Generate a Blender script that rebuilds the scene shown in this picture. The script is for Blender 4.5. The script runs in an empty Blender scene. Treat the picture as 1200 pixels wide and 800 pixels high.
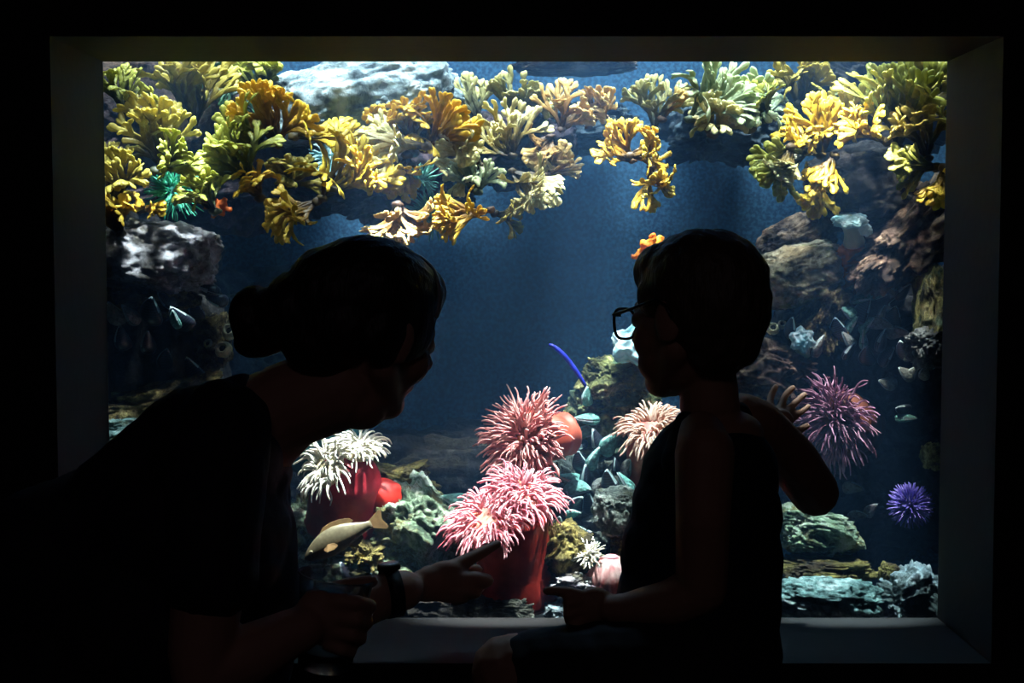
import bpy, bmesh, math, random
from mathutils import Vector, Matrix, noise
scn = bpy.context.scene
COL = scn.collection
PI = math.pi
# ------------------------------------------------------------------ camera
F = 1667.0
CAM = Vector((0, -2.3, 1.1))
TH = math.radians(3.4)
FWD = Vector((0, math.cos(TH), -math.sin(TH)))
UPV = Vector((0, math.sin(TH), math.cos(TH)))
cd = bpy.data.cameras.new('camera'); cam = bpy.data.objects.new('camera', cd)
cam.location = CAM; cam.rotation_euler = (PI/2 - TH, 0, 0)
cd.sensor_width = 36; cd.lens = F/1200*36; cd.clip_start = .05
COL.objects.link(cam); scn.camera = cam

def P(px, py, y):
    d = FWD + Vector((1, 0, 0))*((px-600)/F) - UPV*((py-400)/F)
    return CAM + d*((y-CAM.y)/d.y)
def M(y):                       # metres per photo pixel at that depth
    return (y-CAM.y)/F
def img_dir(deg, dy=0.0):
    a = math.radians(deg)
    return Vector((math.cos(a), dy, math.sin(a))).normalized()

# ------------------------------------------------------------------ object helpers
def tag(o, label, cat, group=None, kind=None):
    if label: o['label'] = label
    if cat: o['category'] = cat
    if group: o['group'] = group
    if kind: o['kind'] = kind
    return o
def thing(name, loc, label, cat, group=None):
    o = bpy.data.objects.new(name, None); o.empty_display_size = .02
    COL.objects.link(o); o.location = loc
    return tag(o, label, cat, group)
def wloc(o):
    v = Vector((0, 0, 0))
    while o: v = v + Vector(o.location); o = o.parent
    return v
def obj(name, bm, mat, parent=None, origin=None, smooth=True, local=False, recalc=True):
    """links ONE mesh object; bm is in world coordinates unless local"""
    if recalc: bmesh.ops.recalc_face_normals(bm, faces=bm.faces)
    off = Vector((0, 0, 0))
    if not local:
        if parent: off = wloc(parent)
        elif origin is not None: off = Vector(origin)
        if off.length: bmesh.ops.translate(bm, verts=bm.verts, vec=-off)
    me = bpy.data.meshes.new(name); bm.to_mesh(me); bm.free()
    for m in (mat if isinstance(mat, (list, tuple)) else [mat]): me.materials.append(m)
    if smooth:
        for p in me.polygons: p.use_smooth = True
    o = bpy.data.objects.new(name, me); COL.objects.link(o)
    if parent: o.parent = parent
    elif origin is not None: o.location = origin
    return o
def struct(o): o['kind'] = 'structure'; return o

def add_box(bm, lo, hi):
    (x0, y0, z0), (x1, y1, z1) = lo, hi
    v = [bm.verts.new(p) for p in ((x0,y0,z0),(x1,y0,z0),(x1,y1,z0),(x0,y1,z0),(x0,y0,z1),(x1,y0,z1),(x1,y1,z1),(x0,y1,z1))]
    for f in ((0,3,2,1),(4,5,6,7),(0,1,5,4),(1,2,6,5),(2,3,7,6),(3,0,4,7)): bm.faces.new([v[i] for i in f])
def frames(pts):
    n = len(pts); T = []
    for i in range(n):
        a = pts[max(i-1, 0)]; b = pts[min(i+1, n-1)]
        t = (b-a); T.append(t.normalized() if t.length > 1e-9 else Vector((0, 0, 1)))
    r = T[0].orthogonal().normalized(); out = []
    for t in T:
        r = (r - t*r.dot(t))
        r = r.normalized() if r.length > 1e-6 else t.orthogonal().normalized()
        out.append((t, r, t.cross(r)))
    return out
def add_tube(bm, pts, rad, sides=6, ell=1.0, ref=None, round_ends=True, lay=None, tv=None):
    pts = [Vector(p) for p in pts]
    if not isinstance(rad, (list, tuple)): rad = [rad]*len(pts)
    fr = frames(pts); rings = []
    for i, (p, (t, a, b)) in enumerate(zip(pts, fr)):
        if ref is not None:
            a = (ref - t*ref.dot(t)).normalized(); b = t.cross(a)
        ring = []
        for k in range(sides):
            q = 2*PI*k/sides
            v = bm.verts.new(p + a*(math.cos(q)*rad[i]) + b*(math.sin(q)*rad[i]*ell))
            if lay is not None: v[lay] = tv[i]
            ring.append(v)
        rings.append(ring)
    for A, B in zip(rings, rings[1:]):
        for k in range(sides): bm.faces.new((A[k], A[(k+1) % sides], B[(k+1) % sides], B[k]))
    for idx, s in ((0, -1), (-1, 1)):
        c = bm.verts.new(pts[idx] + fr[idx][0]*(s*rad[idx]*(.6 if round_ends else 0)))
        if lay is not None: c[lay] = tv[idx]
        R = rings[idx]
        for k in range(sides): bm.faces.new((R[k], R[(k+1) % sides], c))
def add_ell(bm, c, r, rot=None, sub=3):
    """ellipsoid: r scalar or 3 radii, rot a 3x3 matrix"""
    if not isinstance(r, (list, tuple)): r = (r, r, r)
    m = Matrix.Diagonal((r[0], r[1], r[2])).to_4x4()
    if rot is not None: m = rot.to_4x4() @ m
    m = Matrix.Translation(Vector(c)) @ m
    return bmesh.ops.create_icosphere(bm, subdivisions=sub, radius=1, matrix=m)['verts']
def add_cone(bm, a, b, ra, rb, n=7, sub=2):
    """tapered limb: chain of overlapping spheres plus a tube"""
    a = Vector(a); b = Vector(b)
    d = (b-a)
    if d.length < 1e-6: add_ell(bm, a, max(ra, rb), sub=sub); return
    add_tube(bm, [a, b], [ra, rb], sides=16, round_ends=False)
    add_ell(bm, a, ra, sub=sub); add_ell(bm, b, rb, sub=sub)
def add_lathe(bm, c, axis, prof, sides=24, wob=0, seed=0, lay=None):
    """prof: (distance along axis, radius)"""
    axis = axis.normalized(); u = axis.orthogonal().normalized(); v = axis.cross(u); rings = []
    for (h, r) in prof:
        ring = []
        for k in range(sides):
            q = 2*PI*k/sides
            rr = r
            if wob: rr = r*(1+wob*noise.noise(Vector((math.cos(q)*1.5, math.sin(q)*1.5, h*25+seed))))
            ring.append(bm.verts.new(Vector(c)+axis*h+u*(math.cos(q)*rr)+v*(math.sin(q)*rr)))
        rings.append(ring)
    for A, B in zip(rings, rings[1:]):
        for k in range(sides): bm.faces.new((A[k], A[(k+1) % sides], B[(k+1) % sides], B[k]))
    bm.faces.new(list(reversed(rings[0]))); bm.faces.new(rings[-1])
def fuse(bm, voxel, smooth=6):
    """one continuous skin from overlapping volumes"""
    bmesh.ops.recalc_face_normals(bm, faces=bm.faces)
    me = bpy.data.meshes.new('tmp'); bm.to_mesh(me); bm.free()
    o = bpy.data.objects.new('tmp', me); COL.objects.link(o)
    r = o.modifiers.new('r', 'REMESH'); r.mode = 'VOXEL'; r.voxel_size = voxel; r.adaptivity = 0
    s = o.modifiers.new('s', 'SMOOTH'); s.factor = .5; s.iterations = smooth
    dg = bpy.context.evaluated_depsgraph_get(); ev = o.evaluated_get(dg)
    m2 = bpy.data.meshes.new_from_object(ev)
    out = bmesh.new(); out.from_mesh(m2)
    bpy.data.objects.remove(o); bpy.data.meshes.remove(me); bpy.data.meshes.remove(m2)
    return out

# ------------------------------------------------------------------ materials
def srgb(r, g, b):
    f = lambda c: (c/12.92 if c <= .04045 else ((c+.055)/1.055)**2.4)
    return (f(r/255), f(g/255), f(b/255), 1)
def new_mat(name):
    m = bpy.data.materials.new(name); m.use_nodes = True
    nt = m.node_tree; b = nt.nodes['Principled BSDF']; return m, nt, b
def plain(name, col, rough=.6, var=.15, scale=30, bump=0, metal=0, spec=.5):
    m, nt, b = new_mat(name); N = nt.nodes; L = nt.links
    tc = N.new('ShaderNodeTexCoord'); nz = N.new('ShaderNodeTexNoise'); nz.inputs['Scale'].default_value = scale; nz.inputs['Detail'].default_value = 4
    L.new(tc.outputs['Object'], nz.inputs['Vector'])
    rp = N.new('ShaderNodeValToRGB'); c = col
    rp.color_ramp.elements[0].color = (c[0]*(1-var), c[1]*(1-var), c[2]*(1-var), 1); rp.color_ramp.elements[0].position = .3
    rp.color_ramp.elements[1].color = (min(1, c[0]*(1+var)), min(1, c[1]*(1+var)), min(1, c[2]*(1+var)), 1); rp.color_ramp.elements[1].position = .7
    L.new(nz.outputs['Fac'], rp.inputs['Fac']); L.new(rp.outputs['Color'], b.inputs['Base Color'])
    b.inputs['Roughness'].default_value = rough; b.inputs['Metallic'].default_value = metal
    b.inputs['Specular IOR Level'].default_value = spec
    if bump:
        bp = N.new('ShaderNodeBump'); bp.inputs['Strength'].default_value = bump; bp.inputs['Distance'].default_value = .01
        L.new(nz.outputs['Fac'], bp.inputs['Height']); L.new(bp.outputs['Normal'], b.inputs['Normal'])
    return m
def rock_mat(name, dark, mid, light, patch=None, pamt=.5, scale=14, bump=.8):
    m, nt, b = new_mat(name); N = nt.nodes; L = nt.links
    tc = N.new('ShaderNodeTexCoord'); oi = N.new('ShaderNodeObjectInfo')
    ad = N.new('ShaderNodeVectorMath'); ad.operation = 'MULTIPLY_ADD'
    L.new(oi.outputs['Random'], ad.inputs[0]); ad.inputs[1].default_value = (37, 19, 53); L.new(tc.outputs['Object'], ad.inputs[2])
    V = ad.outputs['Vector']
    n1 = N.new('ShaderNodeTexNoise'); n1.inputs['Scale'].default_value = scale; n1.inputs['Detail'].default_value = 9; n1.inputs['Roughness'].default_value = .68; n1.inputs['Distortion'].default_value = .6
    L.new(V, n1.inputs['Vector'])
    r1 = N.new('ShaderNodeValToRGB'); e = r1.color_ramp.elements
    e[0].position = .40; e[0].color = dark; e[1].position = .62; e[1].color = light
    x = e.new(.5); x.color = mid
    L.new(n1.outputs['Fac'], r1.inputs['Fac'])
    colo = r1.outputs['Color']
    if patch:
        n2 = N.new('ShaderNodeTexNoise'); n2.inputs['Scale'].default_value = scale*.55; n2.inputs['Detail'].default_value = 7; n2.inputs['Roughness'].default_value = .7
        o2 = N.new('ShaderNodeVectorMath'); o2.operation = 'ADD'; o2.inputs[1].default_value = (7, 3, 11); L.new(V, o2.inputs[0]); L.new(o2.outputs['Vector'], n2.inputs['Vector'])
        r2 = N.new('ShaderNodeValToRGB'); r2.color_ramp.elements[0].position = .62-.25*pamt; r2.color_ramp.elements[1].position = .7-.25*pamt
        L.new(n2.outputs['Fac'], r2.inputs['Fac'])
        mx = N.new('ShaderNodeMix'); mx.data_type = 'RGBA'; L.new(r2.outputs['Color'], mx.inputs['Factor']); L.new(colo, mx.inputs['A']); mx.inputs['B'].default_value = patch
        colo = mx.outputs['Result']
    vo = N.new('ShaderNodeTexVoronoi'); vo.inputs['Scale'].default_value = scale*6; L.new(V, vo.inputs['Vector'])
    ml = N.new('ShaderNodeMix'); ml.data_type = 'RGBA'; ml.blend_type = 'OVERLAY'; ml.inputs['Factor'].default_value = .5
    L.new(colo, ml.inputs['A']); L.new(vo.outputs['Color'], ml.inputs['B'])
    hs = N.new('ShaderNodeRGBToBW'); L.new(vo.outputs['Color'], hs.inputs['Color']); L.new(hs.outputs['Val'], ml.inputs['B'])
    L.new(ml.outputs['Result'], b.inputs['Base Color'])
    b.inputs['Roughness'].default_value = .75; b.inputs['Specular IOR Level'].default_value = .3
    bp = N.new('ShaderNodeBump'); bp.inputs['Strength'].default_value = bump; bp.inputs['Distance'].default_value = .03
    n3 = N.new('ShaderNodeTexNoise'); n3.inputs['Scale'].default_value = scale*4; n3.inputs['Detail'].default_value = 10; n3.inputs['Roughness'].default_value = .75; L.new(V, n3.inputs['Vector'])
    L.new(n3.outputs['Fac'], bp.inputs['Height']); L.new(bp.outputs['Normal'], b.inputs['Normal'])
    return m
def blade_mat(name, base, mid, tip, trans=.3):
    """seaweed: colour runs from the stipe to the swollen tip (attribute t)"""
    m, nt, b = new_mat(name); N = nt.nodes; L = nt.links
    at = N.new('ShaderNodeAttribute'); at.attribute_name = 't'
    tc = N.new('ShaderNodeTexCoord'); nz = N.new('ShaderNodeTexNoise'); nz.inputs['Scale'].default_value = 60; nz.inputs['Detail'].default_value = 5
    L.new(tc.outputs['Object'], nz.inputs['Vector'])
    am = N.new('ShaderNodeMath'); am.operation = 'MULTIPLY_ADD'; L.new(nz.outputs['Fac'], am.inputs[0]); am.inputs[1].default_value = .5
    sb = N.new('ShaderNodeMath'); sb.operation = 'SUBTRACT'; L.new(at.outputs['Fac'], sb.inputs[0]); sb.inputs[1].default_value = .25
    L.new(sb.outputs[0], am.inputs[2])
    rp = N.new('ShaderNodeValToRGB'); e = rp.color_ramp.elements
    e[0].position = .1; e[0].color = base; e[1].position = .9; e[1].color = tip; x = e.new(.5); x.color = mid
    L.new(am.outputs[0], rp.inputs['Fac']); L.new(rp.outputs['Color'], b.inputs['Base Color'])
    b.inputs['Roughness'].default_value = .45
    tr = N.new('ShaderNodeBsdfTranslucent'); L.new(rp.outputs['Color'], tr.inputs['Color'])
    mx = N.new('ShaderNodeMixShader'); mx.inputs['Fac'].default_value = trans
    L.new(b.outputs[0], mx.inputs[1]); L.new(tr.outputs[0], mx.inputs[2]); L.new(mx.outputs[0], N['Material Output'].inputs['Surface'])
    bp = N.new('ShaderNodeBump'); bp.inputs['Strength'].default_value = .4; bp.inputs['Distance'].default_value = .004
    L.new(nz.outputs['Fac'], bp.inputs['Height']); L.new(bp.outputs['Normal'], b.inputs['Normal'])
    return m
def soft_mat(name, a, bcol, scale=20, trans=.25, rough=.4):
    """soft flesh of anemones: slightly translucent, mottled"""
    m, nt, b = new_mat(name); N = nt.nodes; L = nt.links
    tc = N.new('ShaderNodeTexCoord'); nz = N.new('ShaderNodeTexNoise'); nz.inputs['Scale'].default_value = scale; nz.inputs['Detail'].default_value = 6
    L.new(tc.outputs['Object'], nz.inputs['Vector'])
    rp = N.new('ShaderNodeValToRGB'); rp.color_ramp.elements[0].color = a; rp.color_ramp.elements[1].color = bcol
    rp.color_ramp.elements[0].position = .35; rp.color_ramp.elements[1].position = .65
    L.new(nz.outputs['Fac'], rp.inputs['Fac']); L.new(rp.outputs['Color'], b.inputs['Base Color'])
    b.inputs['Roughness'].default_value = rough
    tr = N.new('ShaderNodeBsdfTranslucent'); L.new(rp.outputs['Color'], tr.inputs['Color'])
    mx = N.new('ShaderNodeMixShader'); mx.inputs['Fac'].default_value = trans
    L.new(b.outputs[0], mx.inputs[1]); L.new(tr.outputs[0], mx.inputs[2]); L.new(mx.outputs[0], N['Material Output'].inputs['Surface'])
    return m

# ------------------------------------------------------------------ the setting
WX0, WX1, WZ0, WZ1 = -.655, .697, .510, 1.412     # opening
WF = -.262                                        # face of the wall on the visitors' side
m_wall = plain('charcoal_paint', (.0105, .0098, .0108), rough=.75, scale=60, bump=.05)
m_floor = plain('dark_floor', (.03, .028, .03), rough=.6, scale=8)
bm = bmesh.new()
for lo, hi in (((-2.2, WF, 0), (WX0, 0, 2.5)), ((WX1, WF, 0), (2.2, 0, 2.5)), ((WX0, WF, WZ1), (WX1, 0, 2.5)), ((WX0, WF, 0), (WX1, 0, WZ0))):
    add_box(bm, lo, hi)
bmesh.ops.remove_doubles(bm, verts=bm.verts, dist=1e-5)
struct(obj('wall_front', bm, m_wall, smooth=False))
bm = bmesh.new(); add_box(bm, (-2.2, -3.6, -.1), (2.2, 1.3, 0)); struct(obj('floor', bm, m_floor, smooth=False))
bm = bmesh.new(); add_box(bm, (-2.2, -3.6, 2.5), (2.2, 1.3, 2.6)); struct(obj('ceiling', bm, m_wall, smooth=False))
bm = bmesh.new(); add_box(bm, (-2.3, -3.6, 0), (-2.2, 1.3, 2.5)); struct(obj('wall_left', bm, m_wall, smooth=False))
bm = bmesh.new(); add_box(bm, (2.2, -3.6, 0), (2.3, 1.3, 2.5)); struct(obj('wall_right', bm, m_wall, smooth=False))
# tank
TX0, TX1, TY, TZ0, TZ1 = -1.16, 1.12, 1.06, .36, 2.4
m_tank, nt, b = new_mat('blue_tank_wall')
N = nt.nodes; L = nt.links
tc = N.new('ShaderNodeTexCoord'); n1 = N.new('ShaderNodeTexNoise'); n1.inputs['Scale'].default_value = 130; n1.inputs['Detail'].default_value = 3
n2 = N.new('ShaderNodeTexNoise'); n2.inputs['Scale'].default_value = 3; n2.inputs['Detail'].default_value = 4
L.new(tc.outputs['Object'], n1.inputs['Vector']); L.new(tc.outputs['Object'], n2.inputs['Vector'])
r1 = N.new('ShaderNodeValToRGB'); r1.color_ramp.elements[0].position = .4; r1.color_ramp.elements[1].position = .68
r1.color_ramp.elements[0].color = (.009, .055, .118, 1); r1.color_ramp.elements[1].color = (.045, .165, .30, 1)
r2 = N.new('ShaderNodeValToRGB'); r2.color_ramp.elements[0].color = (.75, .75, .8, 1); r2.color_ramp.elements[1].color = (1, 1, 1, 1)
L.new(n1.outputs['Fac'], r1.inputs['Fac']); L.new(n2.outputs['Fac'], r2.inputs['Fac'])
mm = N.new('ShaderNodeMix'); mm.data_type = 'RGBA'; mm.blend_type = 'MULTIPLY'; mm.inputs['Factor'].default_value = 1
L.new(r1.outputs['Color'], mm.inputs['A']); L.new(r2.outputs['Color'], mm.inputs['B']); L.new(mm.outputs['Result'], b.inputs['Base Color'])
b.inputs['Roughness'].default_value = .8
bm = bmesh.new(); add_box(bm, (TX0, TY, TZ0), (TX1, TY+.04, TZ1)); struct(obj('wall_back', bm, m_tank, smooth=False))
m_dkrock = rock_mat('dark_tank_side', (.008, .008, .009, 1), (.02, .02, .02, 1), (.05, .05, .045, 1))
bm = bmesh.new()
add_box(bm, (TX0-.04, .002, TZ0), (TX0, TY+.04, TZ1)); struct(obj('wall_tank_left', bm, m_dkrock, smooth=False))
bm = bmesh.new(); add_box(bm, (TX1, .002, TZ0), (TX1+.04, TY+.04, TZ1)); struct(obj('wall_tank_right', bm, m_dkrock, smooth=False))
bm = bmesh.new(); add_box(bm, (TX0-.04, .002, TZ0-.04), (TX1+.04, TY+.04, TZ0)); struct(obj('floor_tank', bm, m_dkrock, smooth=False))
bm = bmesh.new(); add_box(bm, (TX0-.04, .002, TZ1), (TX1+.04, TY+.04, TZ1+.04)); struct(obj('ceiling_tank', bm, m_wall, smooth=False))
# glass
m_glass = bpy.data.materials.new('clear_pane'); m_glass.use_nodes = True
nt = m_glass.node_tree; nt.nodes.clear()
o_ = nt.nodes.new('ShaderNodeOutputMaterial'); t_ = nt.nodes.new('ShaderNodeBsdfTransparent'); g_ = nt.nodes.new('ShaderNodeBsdfGlossy'); x_ = nt.nodes.new('ShaderNodeMixShader')
t_.inputs['Color'].default_value = (.97, .99, .99, 1); g_.inputs['Roughness'].default_value = .02; x_.inputs['Fac'].default_value = .03
nt.links.new(t_.outputs[0], x_.inputs[1]); nt.links.new(g_.outputs[0], x_.inputs[2]); nt.links.new(x_.outputs[0], o_.inputs['Surface'])
bm = bmesh.new(); add_box(bm, (WX0, -.014, WZ0), (WX1, -.002, WZ1)); struct(obj('window_1', bm, m_glass, smooth=False))
# water
m_water = bpy.data.materials.new('hazy_water'); m_water.use_nodes = True
nt = m_water.node_tree; nt.nodes.clear()
o_ = nt.nodes.new('ShaderNodeOutputMaterial'); sc_ = nt.nodes.new('ShaderNodeVolumeScatter'); ab_ = nt.nodes.new('ShaderNodeVolumeAbsorption'); ad_ = nt.nodes.new('ShaderNodeAddShader')
sc_.inputs['Color'].default_value = (.22, .5, .98, 1); sc_.inputs['Density'].default_value = .09; sc_.inputs['Anisotropy'].default_value = .3
ab_.inputs['Color'].default_value = (.3, .75, .95, 1); ab_.inputs['Density'].default_value = .10
nt.links.new(sc_.outputs[0], ad_.inputs[0]); nt.links.new(ab_.outputs[0], ad_.inputs[1]); nt.links.new(ad_.outputs[0], o_.inputs['Volume'])
bm = bmesh.new(); add_box(bm, (TX0+.002, .004, TZ0+.002), (TX1-.002, TY-.002, 1.66))
w = obj('water', bm, m_water, smooth=False); w['kind'] = 'structure'

# ------------------------------------------------------------------ lights
def area(name, loc, sx, sy, power, col, tgt=None, spread=PI):
    l = bpy.data.lights.new(name, 'AREA'); l.shape = 'RECTANGLE'; l.size = sx; l.size_y = sy; l.energy = power; l.color = col; l.spread = spread
    o = bpy.data.objects.new(name, l); COL.objects.link(o); o.location = loc
    if tgt is not None: o.rotation_euler = (Vector(tgt)-Vector(loc)).to_track_quat('-Z', 'Y').to_euler()
    return o
def spot(name, loc, tgt, power, col, ang, blend=.8, size=.03):
    l = bpy.data.lights.new(name, 'SPOT'); l.energy = power; l.color = col; l.spot_size = math.radians(ang); l.spot_blend = blend; l.shadow_soft_size = size
    o = bpy.data.objects.new(name, l); COL.objects.link(o); o.location = loc
    o.rotation_euler = (Vector(tgt)-Vector(loc)).to_track_quat('-Z', 'Y').to_euler()
    return o
CW = (.82, .95, 1)
LZ = 2.32
area('tank_strip_light', (.02, .10, LZ), 1.8, .08, 11, CW, (.02, .66, .9), math.radians(42))
area('tank_strip_light', (.02, .36, LZ), 1.8, .1, 15, CW, (.02, .98, .9), math.radians(66))
area('tank_strip_light', (.0, .80, LZ), 1.2, .2, 9, (.45, .75, 1), (.0, 1.06, 1.3), math.radians(120))
def tank_spot(x, tx, ty, y, power, col, ang): spot('tank_spot', (x, .06, LZ), P(tx, ty, y), power, col, ang, .7, .02)
tank_spot(-.10, 405, 570, .18, 620, (.95, 1, 1), 11)
tank_spot(.20, 600, 610, .12, 600, (.95, 1, 1), 14)
tank_spot(-.15, 470, 635, .2, 560, (.95, 1, 1), 13)
spot('tank_spot', (-.52, .045, 1.72), P(185, 310, .25), 95, CW, 30)
tank_spot(-.2, 430, 150, .45, 48, CW, 30)
spot('tank_spot', (.55, .05, 1.72), P(640, 655, .13), 130, (1, .96, .92), 10)
spot('tank_spot', (-.42, .045, 1.72), P(592, 668, .11), 80, (1, .97, .95), 9)  # added fill from the left to lift the dark red column
spot('tank_spot', (.22, .05, 1.72), P(436, 580, .2), 70, (1, .97, .95), 8)
tank_spot(.0, 600, 190, .36, 70, (1, .98, .9), 22)
tank_spot(.25, 700, 530, .36, 460, CW, 15)
tank_spot(.16, 680, 640, .14, 330, CW, 8)
tank_spot(.12, 762, 294, .40, 300, (1, .96, .85), 7)  # added spot to brighten the orange sponge alone
tank_spot(.5, 975, 690, .12, 460, (.75, .95, 1), 14)
spot('tank_spot', (.42, .05, 1.72), P(1000, 285, .36), 110, (1, .97, .88), 26)
spot('tank_spot', (.60, .045, 1.72), P(1005, 475, .33), 95, (1, .9, 1), 24)
spot('tank_spot', (.66, .045, 1.72), P(1060, 590, .28), 40, (.95, .92, 1), 10)
spot('tank_spot', (.57, .045, 1.72), P(1015, 372, .34), 65, (.85, .97, 1), 15)  # added narrow spot to brighten the dim mussel bed
area('room_fill', (0, -3.2, 2.4), .6, .6, .8, (1, .84, .98), (0, -1, .8))  # unseen fill added to lift the visitors' dark tones
w_ = bpy.data.worlds.new('dim'); scn.world = w_; w_.use_nodes = True
w_.node_tree.nodes['Background'].inputs['Color'].default_value = (.8, .75, 1, 1); w_.node_tree.nodes['Background'].inputs['Strength'].default_value = .004

# ------------------------------------------------------------------ rocks
g = lambda r, gg, b: srgb(r, gg, b)
RM = {
 'pale':   rock_mat('pale_stone', g(104,98,96), g(160,155,158), g(222,218,226), g(96,90,70), .35, 13),
 'blue':   rock_mat('bluish_stone', g(84,98,104), g(150,170,178), g(215,230,235), g(70,84,84), .45, 12),
 'dark':   rock_mat('dark_stone', g(14,14,17), g(36,35,38), g(78,74,72), g(58,52,40), .3, 12),  # dark stone whose tone also deepens the shade of the voids
 'brown':  rock_mat('brown_stone', g(40,30,26), g(98,78,64), g(176,150,126), g(52,40,44), .45, 11),
 'purple': rock_mat('purplish_stone', g(26,20,30), g(58,46,58), g(112,92,98), g(72,62,44), .4, 14),
 'gold':   rock_mat('gravelly_gold_stone', g(50,40,22), g(124,104,58), g(196,176,118), g(60,50,36), .4, 26, 1),
 'algae':  rock_mat('yellow_green_stone', g(58,60,34), g(146,146,84), g(214,208,140), g(92,118,92), .45, 22, 1),
 'green':  rock_mat('pale_green_stone', g(70,92,72), g(156,184,150), g(230,240,222), g(112,108,60), .45, 20, 1),
 'grey':   rock_mat('grey_green_stone', g(34,40,38), g(84,94,88), g(150,160,150), g(60,62,44), .4, 14),
 'teal':   rock_mat('teal_stone', g(50,78,78), g(130,168,166), g(225,240,240), g(70,80,50), .35, 14),
 'olive':  rock_mat('olive_stone', g(48,42,20), g(104,92,42), g(158,144,78), g(60,46,30), .4, 18),
 'tan':   rock_mat('tan_stone', g(64,56,42), g(150,136,108), g(222,212,186), g(122,128,70), .4, 14),
 'haze':   rock_mat('haze_tinted_stone', g(30,42,54), g(54,72,84), g(96,112,116), g(40,50,60), .4, 10),  # water haze put into the blue-grey of the far stones
}
def rock(name, px, py, y, rx, rz, ry, mat, label, seed=0, rough=.35, rot=0, sub=6, freq=1.6, ridge=.5, cat='rock', group=None, parent=None):
    """boulder centred on that sight line; rx, rz in photo pixels, ry in metres"""
    k = M(y); c = P(px, py, y); bm = bmesh.new()
    vs_ = bmesh.ops.create_icosphere(bm, subdivisions=sub, radius=1)['verts']
    off = Vector((seed*7.31, seed*3.17, seed*5.71))
    R = Matrix.Rotation(math.radians(-rot), 3, 'Y')
    for v in vs_:
        n = v.co.normalized(); q = n*freq + off
        d = noise.fractal(q, 1.0, 2.0, 4)*.75
        d += ridge*(noise.noise(q*1.3, noise_basis='VORONOI_F2F1')*.5 - .2)
        d += .20*noise.fractal(q*5.5, .8, 2.0, 5) + .12*(noise.noise(q*4, noise_basis='VORONOI_F2F1')-.4)
        # squarish boulder
        s = n.copy(); e = .75
        s = Vector([math.copysign(abs(a)**e, a) for a in s])
        p = s*(1 + rough*d)
        v.co = c + R @ Vector((p.x*rx*k, p.y*ry, p.z*rz*k))
    o = obj(name, bm, RM[mat] if isinstance(mat, str) else mat, parent=parent, origin=(c.x, c.y, c.z - rz*k*.6))
    if label: tag(o, label, cat, group)
    return o
# large masses behind everything
rock('rock_outcrop', 130, 430, .66, 150, 240, .32, 'dark', 'dark rock mass filling the tank behind the left mussels and barnacles', 1, .3)
rock('rock_outcrop', 330, 400, .86, 120, 95, .16, 'haze', 'hazy blue-grey rock slope behind the woman\'s hair bun', 2, .3)
rock('rock_outcrop', 560, 596, .82, 270, 118, .16, 'dark', 'low dark rock bank along the back of the tank between the two visitors', 3, .3)
rock('rock_outcrop', 1030, 470, .72, 150, 190, .28, 'dark', 'dark rock wall carrying the right-hand mussel bed and the purple urchin', 4, .3)
rock('rock_outcrop', 250, 190, .78, 170, 80, .26, 'purple', 'dark ledge behind the upper-left seaweed and the green anemone', 5, .4)
rock('rock_outcrop', 470, 205, .74, 95, 62, .28, 'purple', 'purplish ledge hung with gold seaweed above the woman\'s head', 6, .4)
rock('rock_outcrop', 600, 180, .8, 75, 48, .24, 'purple', 'dim ledge under the pale yellow seaweed near the top centre', 7, .4)
rock('rock_outcrop', 690, 152, .84, 60, 30, .2, 'haze', 'small hazy ledge behind the peach-coloured seaweed', 8, .4)
rock('rock_outcrop', 850, 148, .8, 75, 48, .24, 'haze', 'dim bluish ledge behind the mint-green seaweed fan', 9, .4)
rock('rock_outcrop', 1030, 120, .76, 110, 70, .26, 'dark', 'dark ledge behind the olive seaweed in the upper right corner', 10, .4)
rock('rock_outcrop', 670, 76, .80, 75, 10, .12, 'brown', 'narrow grey stone strip along the top edge above open blue water', 11, .25)
# upper left
rock('boulder', 190, 120, .62, 85, 75, .14, 'brown', 'grey-brown rounded boulder behind the top left seaweed fans', 12, .2, 0)
rock('boulder', 425, 118, .56, 122, 50, .14, 'blue', 'big pale bluish boulder at the top above the gold seaweed', 13, .16, 10)
rock('boulder', 470, 122, .5, 44, 32, .08, 'blue', 'knobbly grey boulder under the right end of the pale bluish one', 14, .25, 0)
rock('boulder', 188, 303, .3, 72, 46, .12, 'pale', 'whitish boulder with lilac patches below the green anemone', 15, .22, -6)
rock('boulder', 165, 350, .3, 62, 26, .08, 'gold', 'brown crusted stone under the whitish boulder', 16, .4)
rock('boulder', 195, 478, .3, 92, 34, .09, 'gold', 'golden gravelly stone behind the woman\'s shoulder', 17, .35, 12)
rock('boulder', 150, 512, .22, 46, 26, .07, 'teal', 'teal-grey stone in the corner above the woman\'s back', 18, .35)
rock('boulder', 250, 400, .4, 22, 34, .06, 'gold', 'small yellowish stone carrying two ring barnacles', 19, .35)
# right
rock('boulder', 1008, 218, .44, 66, 50, .12, 'dark', 'dark round boulder under the yellow seaweed burst', 20, .2, 10)
rock('boulder', 1075, 272, .36, 92, 44, .12, 'brown', 'folded brown boulder at the right edge of the window', 21, .38, 44, ridge=.5)
rock('boulder', 1040, 300, .36, 60, 24, .1, 'brown', 'ridged brown boulder beside the cyan plumose anemone', 22, .38, 42, ridge=.5)
rock('boulder', 938, 322, .46, 62, 38, .12, 'tan', 'pale slanting boulder with greenish lower face behind the boy\'s head', 23, .2, 12)
rock('boulder', 935, 283, .56, 48, 30, .1, 'brown', 'dim brown boulder behind the pale slanting one', 24, .25, 25)
rock('boulder', 965, 370, .42, 26, 50, .08, 'gold', 'golden-brown stone column left of the right-hand mussels', 25, .4, -28)
rock('boulder', 1096, 365, .26, 22, 62, .08, 'algae', 'greenish crusted stone along the right window edge', 26, .35)
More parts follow.
